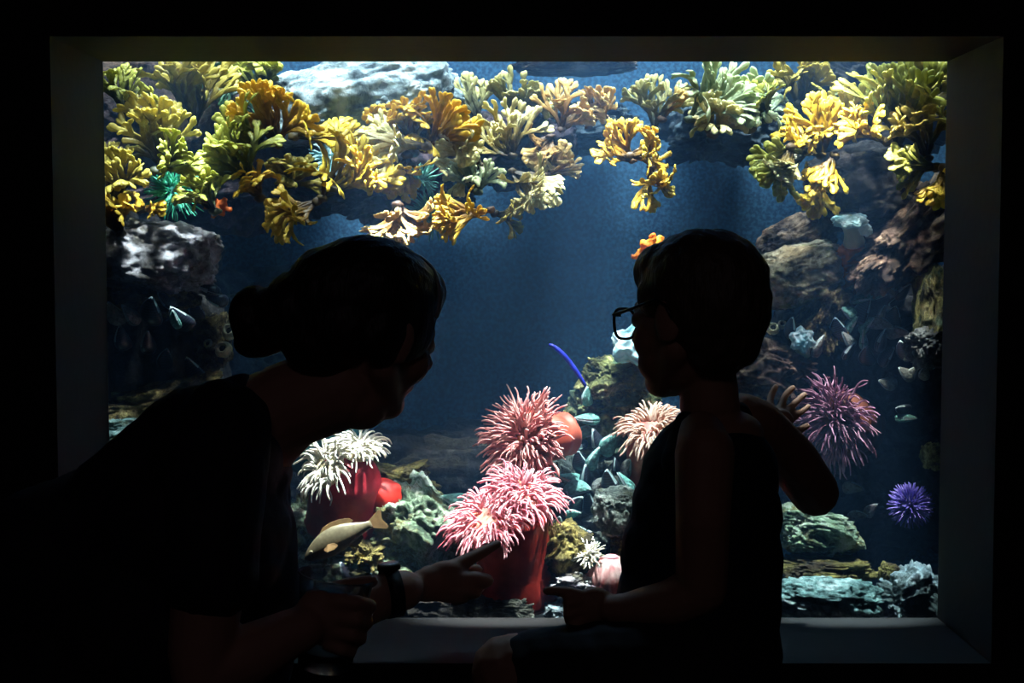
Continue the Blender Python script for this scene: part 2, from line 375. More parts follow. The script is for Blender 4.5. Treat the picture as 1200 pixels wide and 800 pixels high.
rock('boulder', 1086, 408, .24, 24, 26, .06, 'grey', 'grey stone with a pale streak right of the mussel bed', 27, .35, 20)
rock('boulder', 895, 432, .4, 55, 36, .1, 'brown', 'brown rough stone behind the nape of the boy', 28, .4, -20)
rock('boulder', 1094, 535, .26, 13, 18, .04, 'algae', 'small yellow-green knob on the right edge above the urchin', 29, .4)
rock('boulder', 950, 620, .26, 58, 27, .09, 'green', 'pale green boulder under the boy\'s raised elbow', 30, .3, -10)
rock('boulder', 965, 666, .2, 62, 15, .08, 'olive', 'flat brownish slab above the teal boulder', 31, .4, -3)
rock('boulder', 962, 708, .1, 80, 32, .07, 'teal', 'long teal boulder at the bottom right of the window', 32, .3, -3)
rock('boulder', 1072, 706, .11, 42, 46, .07, 'blue', 'angular blue-white boulder in the bottom right corner', 33, .35, 30)
rock('boulder', 1042, 672, .14, 12, 14, .03, 'olive', 'little olive pebble wedged against the blue-white boulder', 34, .3)
# middle
rock('boulder', 722, 446, .44, 44, 32, .1, 'algae', 'yellow-green crusted boulder in front of the boy\'s mouth', 35, .4)
rock('boulder', 716, 500, .46, 60, 52, .1, 'algae', 'green crusted boulder behind the peach anemone', 36, .35)
rock('boulder', 690, 590, .44, 66, 72, .12, 'grey', 'dark mussel-covered boulder between pink anemones and boy', 37, .35)
rock('boulder', 722, 598, .2, 30, 30, .06, 'grey', 'rounded grey-green boulder beside the boy\'s chest', 38, .25)
rock('boulder', 735, 640, .2, 22, 20, .05, 'olive', 'mossy stone under the rounded grey-green boulder', 39, .35)
rock('boulder', 660, 648, .16, 34, 40, .06, 'olive', 'olive-brown stone leaning on the big red column', 40, .3, -40)
rock('boulder', 668, 684, .13, 32, 18, .05, 'pale', 'speckled pale stone above the boy\'s pointing hand', 41, .4)
rock('boulder', 490, 625, .26, 70, 58, .12, 'green', 'pale green crusted boulder behind the pointing hand', 42, .4, -25)
rock('boulder', 370, 622, .3, 46, 44, .09, 'green', 'pale green stone beneath the white anemone', 43, .4)
rock('boulder', 440, 680, .18, 60, 34, .07, 'green', 'crusted green stone behind the wristwatch', 44, .4)
rock('boulder', 430, 655, .16, 24, 22, .05, 'olive', 'yellowish weedy stone right of the fish', 45, .5)
rock('boulder', 505, 708, .12, 52, 26, .05, 'dark', 'dark stone below the pointing arm', 46, .3)
rock('boulder', 586, 716, .12, 46, 22, .05, 'grey', 'grey-green stone at the foot of the big red column', 47, .3)
rock('boulder', 652, 716, .1, 16, 10, .03, 'blue', 'bluish-white stone under the boy\'s finger', 48, .3)
rock('boulder', 700, 712, .14, 40, 24, .05, 'grey', 'dim stone behind the fist of the boy', 49, .3)
rock('boulder', 450, 572, .34, 60, 30, .08, 'olive', 'brown stone behind the bright red closed anemone', 50, .4)
# ------------------------------------------------------------------ seaweed
WM = {  # natural base-to-tip colours; bases darkened further as shade in the gaps
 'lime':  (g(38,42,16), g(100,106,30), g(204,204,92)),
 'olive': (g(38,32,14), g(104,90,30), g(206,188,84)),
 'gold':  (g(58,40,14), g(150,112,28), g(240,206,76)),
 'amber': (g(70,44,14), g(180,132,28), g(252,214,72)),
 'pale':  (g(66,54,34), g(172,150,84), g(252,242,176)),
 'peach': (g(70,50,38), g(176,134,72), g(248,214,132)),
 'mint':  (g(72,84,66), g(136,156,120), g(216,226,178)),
 'hazy':  (g(58,62,56), g(120,120,84), g(206,198,130)),  # dulled grey-green, with the water haze in the colour
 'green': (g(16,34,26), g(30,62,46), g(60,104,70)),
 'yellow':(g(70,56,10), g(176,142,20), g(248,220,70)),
}
WMAT = {k: blade_mat('seaweed_'+k, *v) for k, v in WM.items()}
STIPE = {k: plain('stipe_'+k, v[0], .6, .3, 40) for k, v in WM.items()}
def frond(bm, lay, p0, d0, n0, length, width, rng, gens=4, spread=24, curl=0.0, fine=False):
    total = gens+1.0
    def seg(p, d, n, w, gen, turn):
        L_ = length/total*rng.uniform(.8, 1.25)*(1.3 if gen == gens else .72 if gen == 0 else 1)
        steps = 4; pts = [p - d*w*.35]; rad = [w*.42]; tv = [max(0, 1-gen/total-.15)]
        t0 = 1-(gen+1)/total
        for s in range(steps):
            side = n.cross(d).normalized()
            d = (d + side*(turn*.10) + n*(curl*.12 + rng.uniform(-.05, .05))).normalized()
            n = (n - d*n.dot(d)).normalized()
            p = p + d*(L_/steps)
            f = (s+1)/steps
            r = w*(.42+.14*math.sin(f*PI*.5))
            if gen == 0: r = w*(.5, .62, .6, .36)[s]
            pts.append(p); rad.append(r); tv.append(min(1, t0 + f/total))
        side = n.cross(d).normalized()
        add_tube(bm, pts, rad, sides=6, ell=.17 if gen else .3, ref=side, lay=lay, tv=tv)
        if gen > 0:
            a = math.radians(spread*rng.uniform(.7, 1.3)); ww = w*(.97 if fine else 1.0)
            for sg in (-1, 1):
                if gen < gens-1 and rng.random() < .10: continue
                R = Matrix.Rotation(sg*a*rng.uniform(.7, 1.15), 3, n) @ Matrix.Rotation(rng.uniform(-.35, .35), 3, d)
                seg(p, R @ d, R @ n, ww, gen-1, sg*rng.uniform(-.6, .8))
    seg(Vector(p0), d0.normalized(), n0.normalized(), width, gens, 0)
def seaweed(px, py, y, ang, length, fan, mat, n, label, width=6.6, gens=4, spread=17, group=None, seed=None, fine=False, droop=0.0):
    """a clump rooted on the sight line (px, py); length and blade width in photo pixels"""
    rng = random.Random(int(px*31+py*7) if seed is None else seed)
    k = M(y); base = P(px, py, y)
    t = thing('seaweed', base, label, 'seaweed', group or 'seaweed on the upper ledges')
    hb = bmesh.new(); add_ell(hb, base, (width*k*1.1, width*k*1.1, width*k*.8), sub=2)
    for v in hb.verts: v.co += Vector((noise.noise(v.co*90), noise.noise(v.co*90+Vector((5, 5, 5))), noise.noise(v.co*90+Vector((9, 1, 4)))))*width*k*.4
    obj('holdfast', hb, STIPE[mat], t)
    for i in range(n):
        f = (i+.5)/n-.5 if n > 1 else 0
        a = ang + fan*f + rng.uniform(-6, 6)
        d = img_dir(a, rng.uniform(-.75, .25))
        nn = Vector((rng.uniform(-.55, .55), -1, rng.uniform(-.1, .75)))
        nn = (nn - d*nn.dot(d)).normalized()
        bm = bmesh.new(); lay = bm.verts.layers.float.new('t')
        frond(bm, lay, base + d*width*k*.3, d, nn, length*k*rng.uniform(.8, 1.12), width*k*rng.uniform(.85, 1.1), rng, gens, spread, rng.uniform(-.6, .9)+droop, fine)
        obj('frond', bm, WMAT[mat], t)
    return t
SW = [
 # px, py, y, angle, length, fan, colour, fronds, label
 (146,132,.30, 80, 46, 70,'lime',4,'light yellow-green seaweed tuft in the top left corner of the window'),
 (165,134,.26, 45, 34, 25,'lime',2,'small yellow-green fan right of the corner tuft'),
 (228,150,.38, 86, 74, 55,'olive',5,'tall olive-gold seaweed fan in front of the grey-brown boulder'),
 (190,196,.26, 98, 66, 60,'olive',5,'broad olive fan above and left of the green anemone'),
 (182,200,.20, 22, 50, 30,'lime',3,'olive-green fan reaching right just over the green anemone'),
 (138,240,.22, 88, 62, 50,'olive',4,'brownish fan standing against the left window edge'),
 (142,274,.18,100, 52, 70,'gold',4,'golden-brown tuft above the whitish boulder at the left edge'),
 (165,246,.24, 15, 26, 30,'amber',2,'small amber frond beside the green anemone\'s left side'),
 (305,108,.50, 92, 42,110,'lime',5,'bright green seaweed cut by the top edge left of the pale boulder'),
 (268,120,.56,100, 48,120,'green',6,'dark green feathery seaweed behind the olive-gold fan'),
 (285,150,.60, 20, 40,120,'green',5,'dark green feathery seaweed left of the pale bluish boulder'),
 (325,170,.34, 92, 60, 80,'amber',5,'bright amber seaweed crown against the pale bluish boulder'),
 (345,160,.36, 10, 55, 25,'yellow',3,'golden spray pointing right below the pale bluish boulder'),
 (312,168,.32,160, 56, 40,'lime',4,'yellow-green fan left of the amber crown'),
 (292,212,.28,118, 60, 70,'lime',5,'big lime-olive fan between the green anemone and amber crown'),
 (252,248,.24,118, 50, 50,'lime',4,'lime fan touching the right side of the green anemone'),
 (305,232,.30,112, 40, 60,'amber',3,'small amber tuft above the orange sponge'),
 (330,224,.36, 60, 42, 60,'olive',3,'olive-gold tuft below the amber crown'),
 (378,232,.26, 48, 78, 50,'yellow',5,'large bright yellow-gold seaweed left of centre'),
 (372,236,.26,205, 62, 40,'gold',4,'gold seaweed trailing down left from the large yellow one'),
 (392,222,.22, 20, 52, 30,'yellow',3,'short yellow spray right of the large yellow-gold one'),
 (432,205,.44, 95, 52, 50,'olive',3,'dull olive tuft right of the large yellow-gold one'),
 (485,178,.40,100, 60, 70,'gold',5,'gold seaweed rising in front of the knobbly grey boulder'),
 (498,176,.36, 48, 66, 40,'amber',4,'amber fan leaning right toward open water near the top'),
 (500,172,.30,172, 62, 25,'pale',4,'pale yellow seaweed stretching left across the purplish ledge'),
 (478,182,.32,255, 44, 50,'gold',3,'gold fronds hanging below the pale yellow stretch'),
 (520,160,.34,335, 40, 40,'pale',3,'pale fronds pointing down right beside the amber fan'),
 (466,240,.22,280, 48, 80,'peach',5,'peach-gold tuft hanging above the woman\'s headband'),
 (560,145,.60,112, 48, 50,'hazy',4,'grey-green seaweed in the haze beside the amber fan'),
 (602,142,.56, 84, 52, 60,'hazy',4,'grey-green fan silhouetted on blue at the top centre'),
 (610,124,.54, 12, 42, 20,'hazy',2,'grey-green strap bending right from the top centre fan'),
 (600,182,.40,120, 58,100,'pale',6,'pale yellow bushy seaweed in the middle of the top row'),
 (565,195,.36,160, 48,100,'pale',5,'pale yellow seaweed beside the amber fan over the teal anemone'),
 (560,225,.34, 95, 40,100,'mint',4,'pale greenish tuft at the left of the drooping pale fan'),
 (600,200,.30,315, 62, 60,'pale',5,'drooping pale yellow fan hanging over open blue water'),
 (622,205,.34,280, 44, 50,'pale',3,'pale hanging fronds right of the drooping fan'),
 (575,246,.24,190, 72, 22,'amber',4,'long orange-gold seaweed lying over the teal anemone'),
 (580,250,.26,350, 34, 40,'olive',3,'small olive leaf end behind the long orange-gold seaweed'),
 (658,152,.46, 70, 52, 90,'peach',5,'peach seaweed bush right of the top centre fan'),
 (645,160,.46,240, 40, 80,'peach',3,'peach fronds hanging under the peach bush'),
 (690,148,.50, 55, 52, 50,'peach',4,'peach-grey fan pointing up right into blue water'),
 (640,205,.5,  40, 38, 60,'peach',3,'tiny peach sprig below the peach bush'),
 (742,188,.36,140, 48, 70,'amber',4,'orange-yellow seaweed on the right of open water'),
 (738,182,.34, 10, 46, 50,'gold',4,'gold fronds right of the orange-yellow seaweed'),
 (764,196,.34,275, 48, 40,'gold',4,'gold seaweed hanging down into blue water'),
 (768,152,.46, 95, 62, 40,'hazy',3,'upright grey-gold seaweed standing alone on blue'),
 (776,140,.44, 52, 42, 8,'peach',1,'single tan strap beside the upright grey-gold seaweed'),
 (808,140,.42, 42, 72, 45,'mint',6,'pale mint seaweed fan swept to the right'),
 (835,158,.40, 80, 42,120,'pale',5,'yellowish bushy seaweed under the mint fan'),
 (880,152,.46, 84, 54, 60,'mint',4,'grey-green seaweed right of the mint fan'),
 (900,140,.40,110, 40, 60,'lime',3,'yellow-green tuft above the yellow burst'),
 (936,122,.46, 84, 50,100,'olive',5,'gold-brown seaweed cut by the top edge on the right'),
 (962,182,.30,120, 56, 95,'yellow',8,'bright yellow seaweed burst near the right side'),
 (945,178,.26,205, 52, 50,'lime',4,'olive fan under the yellow burst reaching left'),
 (926,172,.24,262, 44, 40,'pale',4,'pale striped fan drooping left of the yellow burst'),
 (978,182,.26,240, 40, 50,'yellow',3,'yellow-olive tuft just below the yellow burst'),
 (992,160,.36, 78, 48, 40,'olive',3,'olive tuft right of the yellow burst'),
 (1003,108,.40,182, 34, 8,'lime',1,'single green strap lying across the upper right water'),
 (1012,150,.32, 62, 52, 40,'lime',4,'light olive fan in front of the dark ledge'),
 (1052,172,.26, 92, 90, 50,'lime',6,'tallest olive-yellow fan in the upper right'),
 (1086,186,.24,108, 66, 50,'olive',5,'olive fan at the right window edge'),
 (1040,166,.24,165, 60, 20,'yellow',3,'yellow strap-like fronds lying left below the tallest fan'),
 (1085,130,.36, 75, 52, 60,'olive',4,'olive tuft in the top right corner of the window'),
 (1098,196,.20,175, 46, 30,'lime',3,'small light fronds jutting left over the folded brown boulder'),
 (1106,196,.18,265, 36, 30,'yellow',3,'yellow tuft hanging at the right window edge'),
 (964,206,.34,256, 46, 14,'yellow',2,'lone yellow-tipped stalk hanging below the dark round boulder'),
]
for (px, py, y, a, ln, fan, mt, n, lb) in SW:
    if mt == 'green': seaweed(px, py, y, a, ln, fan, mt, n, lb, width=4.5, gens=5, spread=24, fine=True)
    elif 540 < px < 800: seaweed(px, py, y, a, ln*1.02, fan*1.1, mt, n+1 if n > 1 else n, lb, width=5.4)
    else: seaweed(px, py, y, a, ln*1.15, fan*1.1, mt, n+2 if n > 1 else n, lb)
# ------------------------------------------------------------------ anemones
SM = {
 'white':  soft_mat('white_tentacle', g(214,206,184), g(250,248,238), 40, .3),
 'pink':   soft_mat('pink_tentacle', g(236,140,158), g(255,206,212), 45, .3),
 'rose':   soft_mat('rose_tentacle', g(214,130,130), g(250,200,190), 45, .3),
 'peach':  soft_mat('peach_tentacle', g(216,168,146), g(248,218,196), 45, .3),
 'mauve':  soft_mat('mauve_tentacle', g(128,82,96), g(206,160,186), 40, .3),
 'aqua':   soft_mat('aqua_tentacle', g(30,150,120), g(120,236,200), 40, .35),
 'teal':   soft_mat('teal_tentacle', g(60,130,116), g(140,206,190), 40, .35),
 'ice':    soft_mat('ice_white_flesh', g(150,214,222), g(232,250,252), 30, .35),
 'red':    soft_mat('red_column', g(140,26,26), g(204,66,54), 22, .1, .5),
 'crimson':soft_mat('crimson_column', g(124,18,30), g(184,40,54), 22, .1, .5),
 'scarlet':soft_mat('scarlet_flesh', g(186,30,22), g(232,62,44), 22, .15, .5),
 'coral':  soft_mat('coral_column', g(186,70,48), g(226,110,84), 22, .15, .5),
 'rosebody':soft_mat('rosy_column', g(150,72,66), g(206,130,112), 22, .15, .5),
 'brownd': soft_mat('brown_oral_disc', g(96,46,24), g(166,88,44), 26, .2, .5),
 'pinkd':  soft_mat('pink_oral_disc', g(196,96,96), g(236,160,130), 26, .2, .5),
 'creamd': soft_mat('cream_oral_disc', g(220,206,160), g(246,240,214), 26, .2, .5),
 'mauved': soft_mat('maroon_oral_disc', g(70,36,24), g(126,70,44), 26, .2, .5),
 'tealflesh': soft_mat('teal_flesh', g(30,92,88), g(70,146,138), 18, .25, .5),
 'orange': soft_mat('orange_sponge_flesh', g(238,120,14), g(255,190,50), 24, .3, .6),
 'rust':   soft_mat('rusty_orange_flesh', g(190,74,16), g(240,130,44), 24, .25, .6),
 'pinkrib':soft_mat('ribbed_pink_flesh', g(190,104,104), g(244,206,200), 60, .2, .5),
 'purple': soft_mat('purple_spine', g(66,50,150), g(150,140,226), 60, .15, .35),
 'urchin': soft_mat('urchin_body', g(26,18,60), g(52,40,104), 60, .05, .6),
 'sand':   soft_mat('pale_column', g(160,190,176), g(206,222,206), 24, .3, .5),
}
def tentacle(bm, p, d, L_, r, rng, droop, out, steps=8, wig=.62):
    pts = [p]; rad = [r]
    w1 = Vector((rng.uniform(-1, 1), rng.uniform(-1, 1), rng.uniform(-1, 1))); d = d.normalized()
    for s in range(steps):
        f = (s+1)/steps
        d = (d + out*(.10) + Vector((0, 0, -1))*(droop*.16*f*2) + w1*wig*math.sin(f*PI*1.7)*.5).normalized()
        p = p + d*(L_/steps); pts.append(p); rad.append(r*(1.0-.55*f**1.5))
    add_tube(bm, pts, rad, sides=6)
def anemone(name, label, lobes, base, base_r, colmat, discmat, tmat, group='anemones', loose=False, mid=None, flare=.8, cat='sea anemone', bend=None):
    """lobes: list of (px, py, y, R px, axis vector, count, length px, radius px, droop); base: (px, py, y)"""
    b0 = P(*base); kb = M(base[2])
    t = thing(name, b0, label, cat, group)
    bm = bmesh.new()
    cen = sum((P(l[0], l[1], l[2]) for l in lobes), Vector())/len(lobes)
    ax0 = lobes[0][4].normalized()
    Rm = max(l[3] for l in lobes)*M(lobes[0][2])
    top = cen - ax0*Rm*.35
    m1 = b0.lerp(top, .35) + (bend if bend else Vector()); m2 = b0.lerp(top, .75) + (bend if bend else Vector())*.6
    rb = base_r*kb
    mr = (mid if mid else base_r)*kb
    pts = [b0-(m1-b0)*.25, b0, b0.lerp(m1, .5), m1, m2, top]; rad = [rb*.9, rb*1.05, rb*.97, mr, mr*.97, Rm*flare]
    # rounder column
    P2, R2 = [], []
    for i in range(len(pts)-1):
        for s in range(5):
            f = s/5; P2.append(pts[i].lerp(pts[i+1], f)); R2.append(rad[i]*(1-f)+rad[i+1]*f)
    P2.append(pts[-1]); R2.append(rad[-1])
    add_tube(bm, P2, R2, sides=32)
    for v in bm.verts:
        v.co += (v.co-cen).normalized()*noise.fractal(v.co*28, 1, 2, 3)*rb*.07
    obj('column', bm, SM[colmat], t)
    bm = bmesh.new()
    for (px, py, y, R, ax, n, L_, r, dr) in lobes:
        k = M(y); ax = ax.normalized(); rot = ax.to_track_quat('Z', 'Y').to_matrix()
        add_ell(bm, P(px, py, y)-ax*R*k*.1, (R*k*.86, R*k*.86, R*k*.3), rot, sub=3)
    obj('oral_disc', bm, SM[discmat], t)
    tent = []
    for li, (px, py, y, R, ax, n, L_, r, dr) in enumerate(lobes):
        rng = random.Random(int(px*7+py*3+n)); k = M(y); c = P(px, py, y); ax = ax.normalized()
        u = ax.orthogonal().normalized(); v = ax.cross(u)
        for i in range(n):
            rho = math.sqrt(rng.uniform(.02, 1.0)); q = i*2.39996 + rng.uniform(-.15, .15)
            rad_ = u*math.cos(q)+v*math.sin(q)
            p = c + rad_*(rho*R*k*.86) + ax*(R*k*.22*(1-rho))
            d = ax*(1.05-.75*rho) + rad_*(.15+.95*rho) + Vector((rng.uniform(-.25, .25), rng.uniform(-.25, .25), rng.uniform(-.25, .25)))
            tent.append((-p.y + (ax*.4+rad_*rho).dot(Vector((0, -1, .5)))*R*k, p, d, L_*k*rng.uniform(.7, 1.15)*(.75+.35*rho), r*k*rng.uniform(.85, 1.15), dr, rad_, rng.random()))
    tent.sort(key=lambda s: -s[0])
    rest = bmesh.new(); nrest = 0
    for i, (_, p, d, L_, r, dr, o_, sd) in enumerate(tent):
        rg = random.Random(sd)
        if i < 100 and not loose:
            bm = bmesh.new(); tentacle(bm, p, d, L_, r, rg, dr, o_); obj('tentacle', bm, SM[tmat], t)
        else:
            tentacle(rest, p, d, L_, r, rg, dr, o_); nrest += 1
    if nrest:
        o = obj('tentacle_mass', rest, SM[tmat], t); o['kind'] = 'stuff'
    else: rest.free()
    return t
V3 = lambda *a: Vector(a)
anemone('sea_anemone', 'white-tentacled anemone on a dark red column under the woman\'s chin',
        [(382,548,.17,29, V3(-.6,-.65,.45), 95, 27, 1.7, 1.2), (420,524,.19,28, V3(.12,-.4,.9), 85, 23, 1.7, .9)],
        (402,612,.24), 44, 'crimson', 'creamd', 'white', mid=42, flare=1.0)
anemone('sea_anemone', 'large pink anemone on a thick red column where both visitors point',
        [(572,608,.10,42, V3(-.3,-.5,.8), 240, 29, 1.7, .9), (615,578,.13,36, V3(.25,-.45,.85), 190, 29, 1.7, .8)],
        (606,694,.17), 50, 'red', 'pinkd', 'pink', mid=44, flare=1.05)
anemone('sea_anemone', 'rose-pink anemone facing left with orange-red column, behind the large pink one',
        [(615,515,.24,44, V3(-.5,-.75,.3), 280, 30, 1.7, .5)],
        (664,508,.31), 25, 'coral', 'brownd', 'rose', mid=27, flare=.9)
anemone('sea_anemone', 'peach-coloured anemone half hidden behind the boy\'s chest',
        [(762,502,.30,30, V3(-.3,-.5,.8), 160, 25, 1.7, .8)],
        (765,560,.34), 32, 'rosebody', 'pinkd', 'peach', mid=30, flare=1.0)
anemone('sea_anemone', 'mauve anemone with long combed tentacles right of the boy\'s raised hand',
        [(976,494,.32,40, V3(-.7,-.7,.0), 280, 32, 1.5, .8)],
        (1000,500,.48), 36, 'mauved', 'mauved', 'mauve', mid=36, flare=.9)
anemone('sea_anemone', 'small icy white anemone beside the pink ribbed one near the boy\'s belly',
        [(690,650,.12,12, V3(-.2,-.6,.8), 70, 14, 1.3, .3)],
        (694,668,.14), 11, 'tealflesh', 'creamd', 'white', loose=True)
anemone('sea_anemone', 'bright aqua-green anemone among seaweed in the upper left',
        [(204,224,.30,20, V3(.1,-.95,.1), 130, 22, 1.3, .1)],
        (208,226,.42), 18, 'tealflesh', 'tealflesh', 'aqua', loose=True)
anemone('sea_anemone', 'dull teal anemone under the long orange-gold seaweed',
        [(508,252,.36,16, V3(0,-.9,.2), 110, 22, 1.3, .1)],
        (508,255,.46), 15, 'tealflesh', 'tealflesh', 'teal', loose=True)
anemone('sea_anemone', 'small pale teal anemone just above the dull teal one',
        [(494,212,.42,9, V3(0,-.9,.3), 50, 18, 1.3, .1)],
        (494,214,.5), 9, 'tealflesh', 'tealflesh', 'teal', loose=True)
anemone('sea_anemone', 'pale icy anemone tucked behind the large yellow-gold seaweed',
        [(388,186,.46,14, V3(-.1,-.9,.3), 80, 20, 1.4, .1)],
        (390,190,.54), 13, 'sand', 'creamd', 'ice', loose=True)

def blob(name, label, cat, parts, mat, voxel=.003, smooth=3, lump=0, freq=40, group=None, parent=None, mats=None):
    """soft body fused from ellipsoids (px, py, y, rx px, rz px, ry m)"""
    bm = bmesh.new()
    for (px, py, y, rx, rz, ry) in parts:
        k = M(y); add_ell(bm, P(px, py, y), (rx*k, ry, rz*k))
    bm = fuse(bm, voxel, smooth)
    if lump:
        bm.normal_update()
        for v in bm.verts: v.co += v.normal*noise.fractal(v.co*freq, 1, 2, 3)*lump
    l = parts[0]; c = P(l[0], l[1], l[2]); z = min(v.co.z for v in bm.verts)
    o = obj(name, bm, SM[mat], parent=parent, origin=(c.x, c.y, z))
    if label: tag(o, label, cat, group)
    return o
def frill(px, py, y, R, H, axis, mat, parent, name='crown', lobes=9, seed=0, ruf=.16):
    """feathery crown of a plumose anemone: ruffled mushroom cap"""
    k = M(y); bm = bmesh.new(); ax = axis.normalized(); rot = ax.to_track_quat('Z', 'Y').to_matrix()
    add_ell(bm, (0, 0, 0), 1, sub=5); c = P(px, py, y)
    for v in bm.verts:
        n = v.co.normalized(); q = math.atan2(n.y, n.x); h = abs(n.z)
        e = math.sqrt(max(0, 1-h*h))
        rr = 1 + ruf*math.sin(q*lobes+seed)*e + .12*noise.noise(n*6+Vector((seed, 0, 0))) + .05*noise.noise(n*16)
        w = Vector((n.x*R*k*rr, n.y*R*k*rr, n.z*H*k*(1+.3*noise.noise(n*4))))
        v.co = c + rot @ w
    obj(name, bm, SM[mat], parent)
def plumose(label, crown, stalk, stalk_r, lobes=9, extra=None, stalkmat='sand', mat='ice', axis=V3(-.1,-.35,.9)):
    px, py, y, R, H = crown; bx, by, by_ = stalk
    t = thing('plumose_anemone', P(bx, by, by_), label, 'sea anemone', 'white plumose anemones')
    bm = bmesh.new(); a = P(bx, by, by_); b = P(px, py, y); k = M(y)
    add_tube(bm, [a.lerp(b, f/6) for f in range(7)], [stalk_r*k*(1.1-.3*math.sin(f/6*PI)) for f in range(7)], sides=20)
    obj('column', bm, SM[stalkmat], t)
    frill(px, py, y, R, H, axis, mat, t, lobes=lobes, seed=px)
    if extra: frill(*extra[:5], V3(.3,-.5,.6), mat, t, lobes=7, seed=py)
    return t
plumose('two-lobed icy plumose anemone on the golden-brown stone column', (996,258,.33,19,7), (1001,284,.36), 12, 8, (1014,269,.33,8,7))
plumose('ragged ice-blue plumose anemone behind the boy\'s nape', (940,398,.33,14,13), (942,412,.37), 9, 6, axis=V3(0,-1,.2))
plumose('round white plumose anemone seen through the boy\'s spectacles', (742,404,.36,25,17), (748,424,.42), 15, 5, axis=V3(-.2,-.7,.6))

# closed and ribbed anemones
blob('sea_anemone', 'bright scarlet closed anemone beside the white-tentacled one', 'sea anemone',
     [(448,584,.22,24,25,.035), (438,594,.22,22,16,.03), (460,574,.22,11,10,.02)], 'scarlet', group='closed anemones')
blob('sea_anemone', 'teal rounded anemone behind the white tentacles under the chin', 'sea anemone',
     [(366,522,.33,42,36,.05), (395,516,.33,34,30,.05)], 'tealflesh', lump=.003, group='closed anemones')
t = thing('sea_anemone', P(712,700,.15), 'pink ribbed closed anemone beside the boy\'s belly', 'sea anemone', 'closed anemones')
bm = bmesh.new(); k = M(.15); c = P(716, 678, .13)
add_ell(bm, (0,0,0), 1, sub=5)
for v in bm.verts:
    n = v.co.normalized(); q = math.atan2(n.y, n.x); e = math.sqrt(max(0, 1-n.z*n.z))
    s = 1+.10*math.cos(q*16)*e**.5; v.co = c + Vector((n.x*30*k*s, n.y*28*k*s, n.z*28*k))
obj('ribbed_body', bm, SM['pinkrib'], t)
bm = bmesh.new(); add_ell(bm, c+Vector((0, -.004, 26*k)), (9*k, 9*k, 4*k)); obj('mouth_rim', bm, SM['pink'], t)

# sponges
def sponge(label, px, py, y, lobes, R, mat, seed=0):
    k = M(y); bm = bmesh.new(); rng = random.Random(seed); c = P(px, py, y)
    for i in range(lobes):
        a = math.radians(-60+300*i/max(1, lobes-1)+rng.uniform(-12, 12)); L_ = R*rng.uniform(.65, 1.1)*k
        d = Vector((math.cos(a), rng.uniform(-.5, .2), math.sin(a)))
        add_cone(bm, c, c+d*L_*.7, R*k*.34, R*k*.26); add_ell(bm, c+d*L_, (R*k*.26, R*k*.12, R*k*.22))
    add_ell(bm, c, (R*k*.7, R*k*.35, R*k*.55))
    bm = fuse(bm, .0022, 2); bm.normal_update()
    for v in bm.verts: v.co += v.normal*noise.fractal(v.co*110, 1, 2, 3)*.003
    tag(obj('sponge', bm, SM[mat], origin=(c.x, c.y, c.z-R*k*.6)), label, 'sponge', 'orange sponges')
sponge('frilly bright orange sponge above the boy\'s forehead', 762, 294, .40, 7, 19, 'orange', 4)
sponge('small rusty orange sponge below the amber tuft in the upper left', 257, 243, .26, 6, 14, 'rust', 7)
blob('sponge', 'encrusting orange-brown sponge beneath the two-lobed icy anemone', 'sponge',
     [(1000,297,.38,20,16,.03), (994,318,.40,18,20,.03), (990,335,.41,14,14,.03)], 'rust', lump=.006, freq=60, group='orange sponges')

# thin curved blue tube
k = M(.3); bm = bmesh.new(); pts = [P(644+42*f - 0, 404+ (48*f**1.5), .30) for f in [i/14 for i in range(15)]]
add_tube(bm, pts, [2.6*k*(.8+.3*math.sin(i/14*PI)) for i in range(15)], sides=10)
m_bt = soft_mat('violet_blue_tube', g(30,36,150), g(62,70,220), 40, .3)
tag(obj('curved_tube', bm, m_bt, origin=pts[-1]), 'thin curved violet-blue tube arching down to the uppermost middle mussel', 'tube worm')

# ------------------------------------------------------------------ mussels
m_shell, nt, b = new_mat('mussel_shell'); N = nt.nodes; L = nt.links
tc = N.new('ShaderNodeTexCoord'); wv = N.new('ShaderNodeTexWave'); wv.bands_direction = 'Z'; wv.inputs['Scale'].default_value = 4; wv.inputs['Distortion'].default_value = 3; wv.inputs['Detail'].default_value = 3
L.new(tc.outputs['Object'], wv.inputs['Vector']); rp = N.new('ShaderNodeValToRGB'); rp.color_ramp.elements[0].color = g(12,14,22); rp.color_ramp.elements[1].color = g(44,50,66)
L.new(wv.outputs['Fac'], rp.inputs['Fac']); L.new(rp.outputs['Color'], b.inputs['Base Color']); b.inputs['Roughness'].default_value = .3
m_lip = plain('pale_shell_lip', g(170,190,190), .45, .2, 20)
m_tealshell = plain('teal_crusted_shell', g(96,150,140), .6, .5, 9, .5)
m_greyshell = plain('grey_crusted_shell', g(120,124,118), .6, .5, 9, .5)
m_byssus = plain('mussel_hinge', g(70,60,40), .7, .2, 20)
